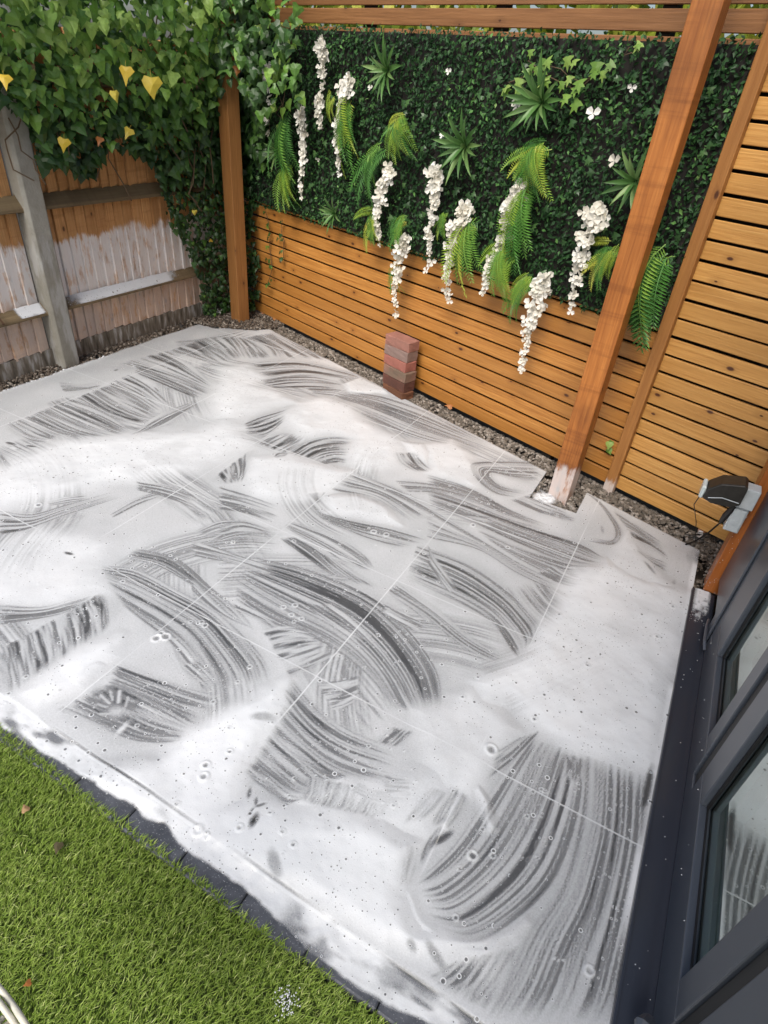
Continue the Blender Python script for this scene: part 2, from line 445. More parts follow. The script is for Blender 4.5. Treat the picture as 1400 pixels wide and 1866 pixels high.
# ------------------------------------------------------------------ setting: ground
def struct(o): o['kind'] = 'structure'; return o
XS, YS, PITCH = -.150, .564, .604           # tile joints
TE_L, TE_R, TE_N = -3.53, .365, 2.785        # patio outline: left, right (sill), towards the fence
NX0, NX1, NY = -.475, -.222, 2.748           # notch round the pergola post
b = MB(); b.add([(-30, -30, -.09), (30, -30, -.09), (30, 40, -.09), (-30, 40, -.09)], [(0, 1, 2, 3)])
struct(b.build('ground', MAT['soil']))
def clip(poly, nx, ny, d):
    out = []
    for i in range(len(poly)):
        p, q = poly[i], poly[(i+1) % len(poly)]
        a = nx*p[0]+ny*p[1]-d; c = nx*q[0]+ny*q[1]-d
        if a <= 0: out.append(p)
        if (a < 0 < c) or (c < 0 < a):
            t = a/(a-c); out.append((p[0]+(q[0]-p[0])*t, p[1]+(q[1]-p[1])*t))
    return out
def area(p): return abs(sum(p[i][0]*p[(i+1) % len(p)][1]-p[(i+1) % len(p)][0]*p[i][1] for i in range(len(p))))/2
bed = clip([(TE_L, YS-.002), (TE_R, YS-.002), (TE_R, 5), (TE_L, 5)], FN[0], FN[1], TE_N-.004)
# mortar bed cut for the notch: three prisms
b = MB()
for piece in ([(1, 0, NX0-.003)], [(-1, 0, -NX1-.003)], [(-1, 0, -NX0+.003), (1, 0, NX1+.003), (0, 1, NY-.003)]):
    pl = bed
    for c in piece: pl = clip(pl, *c)
    b.prism(pl, -.08, -.008)
patio = struct(b.build('patio', MAT['mortar']))
xl = [TE_R] + [XS-PITCH*k for k in range(6)] + [TE_L]
yl = [YS+PITCH*k for k in range(7)]
G = .0025
for i in range(len(xl)-1):
    for j in range(len(yl)-1):
        x1, x0, y0, y1 = xl[i], xl[i+1], yl[j], yl[j+1]
        base = [(x0+G, y0+G), (x1-(G if i else 0), y0+G), (x1-(G if i else 0), y1-G), (x0+G, y1-G)]
        base = clip(base, FN[0], FN[1], TE_N)
        if len(base) < 3 or area(base) < .002: continue
        pcs = [base]
        if x0 < NX0 and x1 > NX1 and y1 > NY:
            if y0 < NY:
                pcs = [[base[0], base[1], base[2], (NX1, y1-G), (NX1, NY), (NX0, NY), (NX0, y1-G), base[-1]]]
            else: pcs = [clip(base, 1, 0, NX0), clip(base, -1, 0, -NX1)]
        for pc in pcs:
            if len(pc) < 3 or area(pc) < .0015: continue
            t = MB(); t.prism(pc, -.012, rng.uniform(-.0008, .0008)); t.build('tile', MAT['tile'], patio)
# edging setts between patio and lawn
x = .4945
for k, w in enumerate([.2025]*12):
    t = MB(); y0 = .457+rng.uniform(-.004, .004)
    t.box(x-w+.003, min(x, .364), y0, YS-.005, -.07, -.004+rng.uniform(-.002, .002))
    t.build('edging_sett', MAT['sett'], patio, bevel=.004); x -= w

# ------------------------------------------------------------------ foam over the patio
CR = {1: (0, 580, 2.8), 2: (400, 580, 2.8), 3: (0, 950, 2.8), 4: (350, 900, 2.8), 5: (780, 780, 2.8), 6: (700, 1100, 2.8),
      7: (330, 1200, 2.8), 8: (680, 1380, 1400/520), 0: (0, 0, 1.)}
def G2(c, pts):
    ox, oy, s = CR[c]; return np.array([gnd(ox+x/s, oy+y/s)[:2] for x, y in pts])
# (crop, edge one, edge two, darkness, number of streaks)
ST = [
 (1, [(30,545),(130,610),(230,640)], [(110,515),(220,560),(330,610)], .8, 5),
 (1, [(110,515),(250,575),(370,615)], [(240,460),(420,550),(610,612)], .62, 7),
 (1, [(240,460),(420,550),(620,610)], [(400,405),(540,455),(700,560)], .42, 7),
 (1, [(400,405),(560,500),(720,545)], [(540,345),(660,410),(810,490)], .9, 8),
 (1, [(540,345),(680,410),(810,490)], [(650,290),(760,350),(880,450)], .45, 6),
 (1, [(600,235),(800,290),(1080,380)], [(860,165),(980,240),(1090,340)], .55, 7),
 (1, [(690,280),(850,350),(1000,415)], [(700,235),(900,300),(1090,385)], .9, 6),
 (1, [(870,165),(970,195),(1090,235)], [(1050,100),(1120,150),(1200,220)], .65, 7),
 (1, [(1050,100),(1120,140),(1200,215)], [(1190,95),(1230,150),(1260,210)], .5, 5),
 (1, [(0,680),(30,720),(70,765)], [(0,740),(20,780),(40,800)], .7, 4),
 (2, [(75,100),(110,150),(145,215)], [(130,100),(210,150),(270,205)], .65, 5),
 (2, [(130,100),(250,150),(290,205)], [(290,70),(430,150),(570,220)], .6, 10),
 (2, [(170,222),(400,215),(640,270),(730,305)], [(220,325),(420,295),(560,300),(690,318)], .6, 7),
 (2, [(220,325),(330,300),(480,300),(640,330)], [(260,360),(380,355),(500,355),(620,360)], .72, 5),
 (2, [(440,355),(560,360),(650,372)], [(480,385),(600,400),(680,425)], .5, 4),
 (2, [(650,375),(860,405),(1075,480),(1400,650)], [(570,425),(760,510),(1000,610),(1400,705)], .6, 12),
 (2, [(130,540),(220,500),(370,460)], [(140,600),(240,590),(330,530)], .75, 6),
 (1, [(670,600),(800,500),(1010,415)], [(760,575),(880,530),(1010,440)], .6, 6),
 (2, [(190,640),(260,600),(330,580)], [(330,690),(420,640),(450,610)], .4, 5),
 (2, [(355,690),(450,635),(560,612),(690,618)], [(540,748),(570,740),(610,735),(650,745)], .85, 9),
 (2, [(-10,800),(20,830),(50,850)], [(150,680),(140,760),(115,840)], .7, 6),
 (2, [(280,710),(300,690),(360,690)], [(290,720),(330,710),(350,700)], .7, 2),
 (2, [(900,690),(930,740),(1010,790)], [(1000,690),(1040,740),(1100,790)], .65, 5),
 (2, [(440,900),(480,930),(500,950)], [(540,895),(520,920),(510,945)], .6, 3),
 (5, [(560,175),(380,168),(230,180),(225,240),(330,330),(440,360)], [(560,270),(450,262),(335,235),(330,260),(390,300),(540,330)], .68, 7),
 (5, [(0,240),(220,310),(420,420),(620,500)], [(0,330),(200,400),(400,470),(600,530)], .6, 8),
 (5, [(0,330),(200,395),(500,505),(780,600),(920,680)], [(20,400),(220,480),(480,600),(700,690),(890,722)], .92, 11),
 (5, [(250,520),(480,620),(720,700),(900,722)], [(330,590),(500,690),(680,780),(760,792)], .72, 8),
 (5, [(0,400),(250,560),(480,700),(680,800)], [(0,560),(250,620),(450,740),(640,830)], .42, 7),
 (5, [(560,400),(640,450),(740,490)], [(640,400),(700,440),(760,470)], .55, 5),
 (5, [(760,305),(880,380),(985,520),(960,600),(800,580)], [(860,365),(905,430),(955,520),(935,575),(830,560)], .7, 4),
 (5, [(950,430),(1060,500),(1200,590)], [(1060,580),(1150,620),(1230,680)], .62, 6),
 (5, [(1060,600),(1120,650),(1230,690)], [(1070,640),(1150,700),(1220,740)], .45, 4),
 (2, [(690,790),(900,870),(1190,1020)], [(560,880),(780,920),(950,1040)], .5, 8),
 (2, [(900,830),(1100,850),(1400,920)], [(960,890),(1130,900),(1400,1000)], .62, 6),
 (2, [(1060,940),(1200,990),(1400,1020)], [(1130,970),(1230,1020),(1400,1080)], .85, 4),
 (0, [(762,992),(851,1026),(923,1076),(962,1116),(981,1145),(968,1178)], [(742,1055),(820,1090),(880,1123),(910,1151),(932,1185),(946,1207)], .9, 11),
 (4, [(990,510),(1130,600),(1210,670)], [(1040,470),(1150,560),(1230,640)], .5, 4),
 (0, [(727,1062),(800,1115),(870,1170),(945,1208)], [(715,1085),(770,1120),(830,1170),(893,1210)], .82, 5),
 (4, [(20,190),(150,140),(300,150),(440,210)], [(70,222),(170,195),(300,185),(400,240)], .72, 4),
 (4, [(100,230),(180,200),(300,190)], [(150,245),(220,225),(320,215)], .5, 3),
 (4, [(0,240),(150,280),(300,330)], [(0,290),(150,330),(280,360)], .5, 4),
 (4, [(520,220),(650,290),(800,420),(880,480)], [(450,230),(560,310),(700,410),(760,420)], .75, 6),
 (4, [(760,350),(860,420),(960,490)], [(600,280),(700,370),(820,450)], .55, 6),
 (4, [(620,90),(800,140),(1000,180),(1210,240)], [(700,150),(850,210),(1000,260),(1100,280)], .82, 7),
 (4, [(500,140),(700,210),(860,300),(940,390)], [(470,170),(650,270),(780,350),(900,400)], .42, 6),
 (4, [(230,430),(450,560),(700,690),(850,800),(960,930),(1040,1060),(1080,1110)], [(230,550),(400,660),(620,740),(780,830),(900,930),(960,1000),(1000,1110)], .45, 6),
 (4, [(340,330),(600,390),(900,520),(1080,670),(1230,870),(1272,1010),(1268,1115)], [(230,430),(450,560),(700,690),(850,800),(960,930),(1040,1060),(1090,1120)], .92, 13),
 (3, [(700,140),(900,190),(1080,340),(1240,480),(1310,580)], [(640,190),(800,230),(950,310),(1080,400),(1200,490)], .58, 7),
 (3, [(560,330),(650,380),(800,460),(950,560),(1050,680),(1110,780),(1150,880)], [(640,440),(740,520),(860,610),(930,690),(980,760),(1020,830),(1040,870)], .4, 5),
 (3, [(520,228),(700,250),(900,350),(1100,460),(1250,600),(1350,720),(1390,830)], [(560,330),(650,380),(800,460),(950,560),(1050,680),(1110,780),(1150,880)], .9, 12),
 (3, [(980,100),(1200,170),(1400,230)], [(1000,180),(1200,220),(1400,280)], .42, 4),
 (3, [(590,730),(750,790),(950,850),(1150,890)], [(560,830),(700,890),(850,970),(1000,1050)], .88, 8),
 (3, [(560,830),(700,890),(850,970),(1000,1060)], [(300,960),(500,1050),(700,1130),(960,1130)], .45, 8),
 (3, [(0,430),(200,440),(350,410),(490,375)], [(0,530),(200,500),(330,470),(450,420)], .5, 6),
 (3, [(515,372),(540,450),(552,560)], [(10,650),(40,760),(60,890)], .72, 14),
 (3, [(430,800),(440,750),(500,725),(560,740)], [(425,780),(470,745),(510,740),(555,750)], .85, 2),
 (4, [(360,700),(480,680),(600,700)], [(500,930),(620,880),(730,820)], .55, 7),
 (4, [(640,970),(750,960),(860,930)], [(720,1110),(800,1080),(860,1040)], .5, 5),
 (7, [(1000,430),(1060,380),(1090,350)], [(1090,455),(1150,405),(1185,370)], .6, 4),
 (7, [(560,100),(700,260),(860,370),(1110,470)], [(500,330),(650,470),(800,570),(1070,655)], .86, 9),
 (7, [(490,335),(620,450),(780,570),(880,600)], [(330,590),(420,660),(520,740),(600,735)], .92, 9),
 (7, [(650,600),(640,680),(610,740)], [(1080,700),(1040,770),(1000,830)], .72, 26),
 (7, [(690,860),(690,920),(700,985)], [(1190,960),(1180,1060),(1150,1190)], .5, 15),
 (8, [(290,150),(220,240),(140,340)], [(360,180),(310,250),(240,320)], .88, 4),
 (8, [(390,150),(330,250),(280,340)], [(470,200),(420,290),(360,360)], .5, 5),
 (8, [(310,360),(260,430),(225,530)], [(350,330),(300,420),(245,520)], .8, 4),
 (8, [(1040,0),(1020,300),(930,620),(780,850),(660,1100),(540,1290)], [(1340,100),(1325,440),(1262,800),(1215,1050),(1185,1200),(1130,1320)], .62, 15),
 (8, [(400,1010),(330,1060),(270,1090)], [(720,930),(640,1100),(540,1260)], .58, 9),
 (8, [(770,-90),(650,60),(520,250),(400,430),(290,545),(215,610)], [(1050,0),(1025,280),(935,560),(760,775),(520,922),(280,860)], .72, 17),
 (6, [(690,690),(620,735),(570,765)], [(795,655),(655,800),(515,915)], .85, 5),
 (6, [(930,770),(935,830),(930,900)], [(1030,800),(1020,860),(1010,930)], .8, 4),
 (1, [(0,980),(160,1000),(320,960),(560,890)], [(0,1110),(160,1080),(330,1010),(640,910)], .6, 8),
 (1, [(240,940),(350,915),(450,905)], [(260,960),(360,945),(440,930)], .55, 4),
 (1, [(560,1000),(700,920),(830,880)], [(580,1020),(720,950),(850,910)], .4, 4),
 (4, [(0,430),(90,520),(200,620),(330,700)], [(0,500),(60,560),(150,620),(300,690)], .55, 5),
 (4, [(200,540),(330,600),(430,650)], [(230,600),(330,640),(420,690)], .4, 4),
 (4, [(700,560),(820,640),(930,740)], [(560,570),(700,660),(850,760)], .5, 6),
 (5, [(560,330),(640,370),(730,410)], [(420,370),(560,430),(700,470)], .42, 6),
 (5, [(640,700),(760,770),(900,800)], [(560,740),(680,800),(760,830)], .38, 5),
 (5, [(0,600),(60,700),(160,820)], [(0,700),(60,780),(120,860)], .42, 5),
 (6, [(0,0),(120,60),(230,110)], [(0,60),(100,120),(180,160)], .4, 4),
 (6, [(0,880),(60,900),(140,910)], [(0,1010),(80,1010),(140,1000)], .42, 6),
 (7, [(0,40),(60,90),(130,150)], [(80,10),(150,80),(200,150)], .45, 5),
 (7, [(900,640),(1000,690),(1090,715)], [(880,690),(980,740),(1060,760)], .62, 5),
 (2, [(0,1060),(120,1040),(280,1090)], [(0,1110),(120,1090),(250,1110)], .55, 4),
 (2, [(0,860),(120,900),(300,960)], [(0,980),(150,1000),(300,1060)], .36, 6),
 (1, [(300,330),(420,340),(500,330)], [(330,380),(430,370),(520,350)], .45, 4),
 (1, [(700,830),(840,850),(1000,900)], [(700,880),(860,920),(1000,980)], .34, 6),
 (7, [(0,420),(-40,400),(-80,380)], [(0,400),(-40,385),(-80,370)], .5, 2),
]
# thick foam: (crop, outline, thickness, edge softness in metres)
BL = [
 (1, [(-40,800),(120,690),(320,615),(480,618),(700,603),(960,582),(1150,530),(1250,560),(1280,640),(1100,720),(900,800),(600,835),(430,890),(200,950),(-40,970)], .85, .10),
 (2, [(0,250),(150,240),(230,290),(200,350),(400,420),(540,410),(680,450),(760,540),(830,580),(900,600),(910,660),(880,740),(780,800),(690,760),(650,700),(680,630),(560,600),(420,610),(330,500),(370,440),(200,470),(0,500)], .8, .08),
 (2, [(150,800),(190,720),(340,700),(520,748),(685,782),(620,850),(480,940),(300,920),(160,900)], .6, .06),
 (2, [(540,920),(700,900),(830,960),(920,1060),(700,1010),(540,990)], .62, .04),
 (2, [(635,340),(720,305),(840,365),(860,385),(680,385)], .8, .03),
 (2, [(1050,650),(1180,620),(1280,680),(1320,760),(1290,850),(1180,840),(1080,790),(1040,700)], .7, .05),
 (2, [(920,630),(1050,650),(1060,760),(960,680)], .6, .04),
 (0, [(1005,1105),(1040,1040),(1110,1020),(1180,1060),(1265,1080),(1192,1415),(1150,1400),(1080,1372),(1000,1335),(930,1285),(880,1290),(860,1250),(960,1190)], .9, .06),
 (0, [(130,1400),(300,1385),(390,1310),(440,1275),(530,1240),(520,1300),(440,1395),(430,1470),(520,1480),(700,1500),(760,1540),(735,1640),(760,1705),(900,1722),(820,1745),(700,1740),(500,1600),(300,1500),(150,1440)], 1., .05),
 (0, [(520,1450),(640,1480),(780,1520),(830,1450),(800,1390),(700,1420),(600,1440)], .55, .05),
 (0, [(-20,1000),(80,960),(200,990),(170,1040),(200,1080),(100,1100),(-20,1100)], .6, .08),
 (3, [(130,870),(400,660),(600,600),(570,700),(420,850),(200,930)], .85, .05),
  (5, [(1010,520),(1100,640),(1210,770),(1300,840),(1180,830),(1000,830),(930,740),(960,620)], .6, .05),
 (0, [(760,1290),(860,1260),(940,1330),(900,1400),(850,1440),(800,1440),(780,1380)], .7, .05),
 (8, [(180,690),(230,800),(330,900),(470,940),(640,900),(740,830),(690,930),(520,1010),(380,990),(250,900)], .8, .045),
 (8, [(440,130),(410,240),(370,340),(350,330),(400,210)], .6, .02),
 (8, [(500,120),(540,190),(600,330),(580,350),(510,210),(480,150)], .6, .02),
]
dx = PITCH/150
gx = np.arange(-3.60, .372, dx) ; gx = gx + ((XS - gx[0]) % dx)
ys = [.452]
while ys[-1] < 3.98: ys.append(ys[-1] + (.004 if ys[-1] < 1.6 else .004+.0035*min(1, (ys[-1]-1.6)/1.6)))
gy = np.array(ys); NXg, NYg = len(gx), len(gy)
XX, YY = np.meshgrid(gx, gy)                 # [iy, ix]
val = .675 + .30*(fbm(XX*2.6, YY*2.6, 3)-.5) + .06*(vnoise(XX*14, YY*14, 5)-.5)
def catmull(P, n):
    P = np.asarray(P); m_ = len(P); Q = np.vstack([2*P[0]-P[1], P, 2*P[-1]-P[-2]])
    t = np.linspace(0, m_-1-1e-6, n); i = t.astype(int); f = (t-i)[:, None]
    p0, p1, p2, p3 = Q[i], Q[i+1], Q[i+2], Q[i+3]
    return .5*((2*p1)+(-p0+p2)*f+(2*p0-5*p1+4*p2-p3)*f*f+(-p0+3*p1-3*p2+p3)*f**3)
def splat(P, v, w):
    ix = np.clip(np.round((P[..., 0]-gx[0])/dx).astype(int), -1, NXg)
    iy = np.searchsorted(gy, P[..., 1]-.002)
    ok = (ix >= 0) & (ix < NXg) & (iy > 0) & (iy < NYg)
    k = (iy*NXg+ix)[ok]; N = NXg*NYg
    c = np.bincount(k, minlength=N); a = np.bincount(k, v[ok], minlength=N); b_ = np.bincount(k, w[ok], minlength=N)
    h = c > 0; out = np.where(h, a/np.maximum(c, 1), 0), np.where(h, b_/np.maximum(c, 1), 0)
    return out[0].reshape(NYg, NXg), out[1].reshape(NYg, NXg)
AUTO = []
for k in range(36):                      # faint older passes of the broom underneath
    x, y = rng.uniform(-3.4, .3), rng.uniform(.62, 3.6); a0 = rng.choice([-.45, -.2, .9, -.8, .3])+rng.normal(0, .25); cv = rng.normal(0, 1.1); L = rng.uniform(.4, 1.0); w_ = rng.uniform(.16, .34)
    p = np.array([x, y]); ea, eb = [], []
    for j in range(5):
        aa = a0+cv*L*(j/4-.5); nvv = np.array([-math.sin(aa), math.cos(aa)]); ea.append(p+nvv*w_/2); eb.append(p-nvv*w_/2); p = p+np.array([math.cos(aa), math.sin(aa)])*L/4
    AUTO.append((None, np.array(ea), np.array(eb), rng.uniform(.20, .32), int(w_*60)))
for si, (c, e1, e2, dark, ns) in enumerate(AUTO+ST):
    a, b2 = (e1, e2) if c is None else (G2(c, e1), G2(c, e2))
    soft_ = c is None
    if not soft_: dark = dark**.82
    L = max(np.linalg.norm(np.diff(a, axis=0), axis=1).sum(), np.linalg.norm(np.diff(b2, axis=0), axis=1).sum())
    Wd = np.linalg.norm(a-b2, axis=1).max()
    n_s, n_t = int(L/.0016)+8, int(Wd/.0016)+8
    A, B = catmull(a, n_s), catmull(b2, n_s)
    s = np.linspace(0, 1, n_s)[:, None]; t = np.linspace(-.04, 1.04, n_t)[None, :]; mid_ = (A+B)/2; A, B = mid_+(A-mid_)*1.08, mid_+(B-mid_)*1.08
    P = A[:, None, :]*(1-t[..., None]) + B[:, None, :]*t[..., None]
    tw = t + .018*(vnoise(s*5+si, t*2, si)-.5)
    # streaks: bristle noise across, slowly changing along
    ns = ns*1.15; p1 = vnoise(tw*ns*2.1+si*3.1, s*1.5+si, 11); p2 = vnoise(tw*ns*4.6+si*1.7, s*2.2, 23); p3 = vnoise(tw*ns*10., s*3, 31)
    prof = sstep(.32, .66, .42*p1+.36*p2+.22*p3)
    prof = np.clip(prof + .22*(fbm(P[..., 0]*7, P[..., 1]*7, si % 9)-.5), 0, 1)
    lo = .24*(1-dark)**1.2; hi = .76 - .20*dark
    v = lo+(hi-lo)*prof
    jag = .04+.30*vnoise(tw*ns*2.2, s*0+si, 41)
    es = .30 if soft_ else .08
    lat = .10*vnoise(s*6, t*0+si, 51)
    w = sstep(0, es, t+.03-lat*.4)*sstep(0, es, 1.03-t-lat*.6)*sstep(0, .10, s+.3*(.3-jag))*sstep(0, 1, (1.02-s)/(jag+.06))
    w = w*(.97 if not soft_ else .75)
    if not soft_:
        th_ = np.linspace(-.30, 1.30, n_t)[None, :]; Ph = A[:, None, :]*(1-th_[..., None]) + B[:, None, :]*th_[..., None]
        wh = sstep(0, .42, th_+.30)*sstep(0, .42, 1.30-th_)*sstep(0, .15, s)*sstep(0, .30, 1-s)*.55*dark
        vh, wh = splat(Ph, np.full(wh.shape, .40), wh); val = val*(1-wh)+vh*wh
    vv, ww = splat(P, v, w)
    val = val*(1-ww)+vv*ww
thick = np.zeros_like(val)
wx = XX + .06*(fbm(XX*7, YY*7, 2)-.5) + .005*(fbm(XX*30, YY*30, 8)-.5); wy = YY + .06*(fbm(XX*7+9, YY*7, 4)-.5) + .005*(fbm(XX*30, YY*30+5, 6)-.5)
for c, pl, th, soft in BL:
    q = G2(c, pl); lo = q.min(0)-soft-.1; hi = q.max(0)+soft+.1
    sel = (XX > lo[0]) & (XX < hi[0]) & (YY > lo[1]) & (YY < hi[1])
    px, py = wx[sel], wy[sel]; ins = inpoly(px, py, q); dist = np.full(px.shape, 9.)
    for i in range(len(q)):
        p, r = q[i], q[(i+1) % len(q)]; e = r-p
        tt = np.clip(((px-p[0])*e[0]+(py-p[1])*e[1])/(e@e+1e-9), 0, 1)
        dist = np.minimum(dist, np.hypot(px-p[0]-tt*e[0], py-p[1]-tt*e[1]))
    sdv = np.where(ins, dist, -dist)
    T_ = th*sstep(-soft*.9, soft*1.0, sdv)
    thick[sel] = np.maximum(thick[sel], T_)
val = val*(1-thick) + (.95+.08*(fbm(XX*6, YY*6, 12)-.5))*thick
# scuffs inside the thick foam where the broom went lightly
val -= .10*thick*sstep(.58, .75, fbm(XX*5, YY*5, 17))
hgt = np.zeros_like(val)
val *= 1-.12*sstep(-3.12, -3.25, XX)
# foam caught in the joints
for k in range(6):
    xk = XS-PITCH*k; l_ = np.abs(XX-xk) < dx*.55
    st = .60+.4*vnoise(YY*6, k*3.3, 2); val = np.where(l_, np.maximum(val, .62*st+.30), val)
for k in range(1, 7):
    yk = YS+PITCH*k; j = np.argmin(np.abs(gy-yk))
    st = .60+.4*vnoise(XX[j]*6, k*2.1, 3); val[j] = np.maximum(val[j], .62*st+.28)
# bubbles
def bubble(x, y, r, deep=.12):
    i0, i1 = np.searchsorted(gx, (x-2*r, x+2*r)); j0, j1 = np.searchsorted(gy, (y-2*r, y+2*r))
    if i1 <= i0 or j1 <= j0: return
    X, Y = XX[j0:j1, i0:i1], YY[j0:j1, i0:i1]
    d = np.hypot(X-x, Y-y)/r
    v = val[j0:j1, i0:i1]
    ring = np.exp(-((d-1)/.28)**2); v += (np.maximum(v, .88)-v)*ring*.8
    core = np.clip(1-(d/.72)**3, 0, 1); v += (deep-v)*core
    hgt[j0:j1, i0:i1] += .004*ring*min(1, r/.008)
nb = 0
while nb < 2500:
    x, y = rng.uniform(-3.4, .36), rng.uniform(.46, 3.2)
    dens = (.16 + .55*(y < 1.3)*(x > -1.6)) * sstep(.35, .75, fbm(np.array(x*5), np.array(y*5), 21))*1.5
    i, j = min(int((x-gx[0])/dx), NXg-1), min(np.searchsorted(gy, y), NYg-1)
    nb += 1
    if rng.random() > dens: continue
    if y > 1.9 and rng.random() < .5: continue
    r = .0036 + .0040*rng.random()**4
    bubble(x, y, r, deep=.30+.25*rng.random() if thick[j, i] > .4 else .12)
for (c, x, y, r, dp) in [(8,488,485,.016,.1),(8,425,550,.008,.1),(8,405,790,.009,.1),(8,1062,1050,.014,.45),(8,537,357,.008,.1),(8,755,292,.007,.1),
    (4,928,195,.016,.25),(4,992,210,.015,.1),(4,468,580,.012,.3),(4,527,570,.013,.3),(4,508,620,.012,.3),(4,560,640,.012,.3),(4,522,655,.009,.1),(4,210,250,.010,.1),
    (4,296,885,.010,.1),(4,520,243,.010,.1),(3,800,600,.02,.25),(3,848,592,.02,.25),(3,825,575,.012,.15),(3,1190,110,.010,.1),(3,628,310,.010,.1),(3,1030,516,.010,.1),(3,1048,534,.012,.1),
    (5,230,498,.014,.1),(5,407,612,.012,.15),(5,665,963,.010,.2),(5,1165,1075,.012,.25),(5,1245,925,.012,.35),(6,545,755,.022,.3),(6,478,383,.009,.15),(6,398,486,.009,.15),(6,1033,328,.010,.15),
    (6,765,597,.010,.15),(7,85,888,.016,.45),(7,130,915,.009,.45),(7,120,620,.016,.4),(7,130,560,.014,.3),(7,573,967,.009,.2),(7,345,1170,.007,.2),(7,250,490,.010,.2),(7,300,880,.011,.5),
    (1,200,960,.016,.25),(7,455,800,.007,.2)]:
    ox, oy, s_ = CR[c]; g_ = gnd(ox+x/s_, oy+y/s_); bubble(g_[0], g_[1], r*.8, dp)
# finger marks, heel marks
def blob(c, x, y, ax, ay, rot, dp, soft=.6):
    ox, oy, s_ = CR[c]; p = gnd(ox+x/s_, oy+y/s_); R_ = max(ax, ay)*2
    i0, i1 = np.searchsorted(gx, (p[0]-R_, p[0]+R_)); j0, j1 = np.searchsorted(gy, (p[1]-R_, p[1]+R_))
    X, Y = XX[j0:j1, i0:i1]-p[0], YY[j0:j1, i0:i1]-p[1]
    a, b_ = X*math.cos(rot)+Y*math.sin(rot), -X*math.sin(rot)+Y*math.cos(rot)
    d = np.hypot(a/ax, b_/ay)+.35*(fbm(X*60+7, Y*60+3, 2)-.5)
    w_ = 1-sstep(1-soft, 1.15, d); v = val[j0:j1, i0:i1]; v += (dp-v)*w_
def seg(c, p0, p1, w_, v_, soft=.6):
    ox, oy, s_ = CR[c]; a_, b_ = gnd(ox+p0[0]/s_, oy+p0[1]/s_)[:2], gnd(ox+p1[0]/s_, oy+p1[1]/s_)[:2]; e_ = b_-a_
    lo_, hi_ = np.minimum(a_, b_)-2*w_, np.maximum(a_, b_)+2*w_
    i0, i1 = np.searchsorted(gx, (lo_[0], hi_[0])); j0, j1 = np.searchsorted(gy, (lo_[1], hi_[1]))
    X, Y = XX[j0:j1, i0:i1], YY[j0:j1, i0:i1]; tt = np.clip(((X-a_[0])*e_[0]+(Y-a_[1])*e_[1])/(e_@e_), 0, 1)
    d_ = np.hypot(X-a_[0]-tt*e_[0], Y-a_[1]-tt*e_[1])/w_ + .5*(fbm(X*50, Y*50, 6)-.5)
    q = (1-sstep(1-soft, 1.1, d_))[...]; v = val[j0:j1, i0:i1]; v += (v_-v)*q
blob(3, 585, 905, .095, .055, .3, .10, .8)
for p0, p1, w_, v_ in (((545, 950), (500, 935), .007, .5), ((560, 930), (515, 890), .008, .62), ((575, 915), (565, 872), .007, .55), ((605, 925), (612, 870), .009, .66), ((640, 950), (655, 905), .006, .5), ((560, 985), (515, 985), .006, .5)):
    seg(3, p0, p1, w_, v_, .95)
blob(3, 595, 975, .045, .03, .4, .58, .95); blob(3, 625, 1060, .014, .04, .1, .80, .95); blob(3, 690, 940, .02, .03, -.4, .16, .9)
for (c, x, y, ax, ay, ro, dp) in [(7,350,690,.007,.022,.5,.12),(7,385,735,.006,.018,.6,.15),(7,410,755,.006,.02,-.6,.2),(7,375,840,.014,.03,.2,.12),(7,360,790,.004,.02,.1,.2),(3,355,172,.028,.010,.2,.1),
    (1,55,640,.04,.014,.2,.12),(1,160,655,.035,.012,.3,.12),(1,70,665,.03,.01,0,.8),(1,440,358,.05,.006,.3,.15),(1,595,265,.012,.02,0,.1),(1,800,365,.05,.006,-.4,.2),(1,350,350,.05,.03,.5,.4),
    (5,1130,720,.012,.05,.7,.35),(5,890,520,.010,.04,.3,.4),(5,1255,790,.01,.03,0,.5),(8,340,400,.014,.05,-.5,.08),(8,1345,160,.014,.10,0,.03),(7,420,310,.05,.02,.5,.5),(6,1555,1010,.02,.02,0,.3),(8,190,930,.02,.012,-.5,.45),(8,310,980,.045,.014,-.4,.4),(7,300,1060,.03,.012,-.5,.5),(7,480,1060,.045,.02,-.6,.5)]:
    blob(c, x, y, ax, ay, ro, dp)
# edging strip: mostly white with smears, bare along the lawn
lo_px = [(-400,1150),(-60,1300),(0,1322),(60,1362),(110,1388),(172,1432),(185,1450),(240,1478),(262,1500),(295,1508),(320,1545),(440,1625),(480,1665),(560,1728),(620,1775),(650,1795),(700,1828),(760,1850),(830,1890),(1100,2080)]
lo_g = np.array([gnd(*q)[:2] for q in lo_px]); od = np.argsort(lo_g[:, 0])
ylow = np.interp(XX, lo_g[od, 0], lo_g[od, 1]) + .012*(fbm(XX*28, YY*28, 5)-.5)
ylow = ylow+.012*sstep(-1.15, -1.0, XX)*sstep(-.30, -.45, XX)
ed = YY < YS-.003
sm = fbm(XX*9, YY*26, 9)
val = np.where(ed, .90-.72*sstep(.40, .62, sm)*sstep(.36, .56, fbm(XX*4, YY*6, 40)+.10*sstep(-.8, -.2, XX)), val)
val = np.where(np.abs(YY-(YS-.001)) < .0042, np.minimum(val, .15+.95*vnoise(XX*5, XX*0, 4)), val)
hgt = np.where(ed, hgt-.002+.008*(fbm(XX*22, YY*22, 33)-.35)*(val > .6), hgt)
val *= sstep(-.006, .006, YY-ylow)
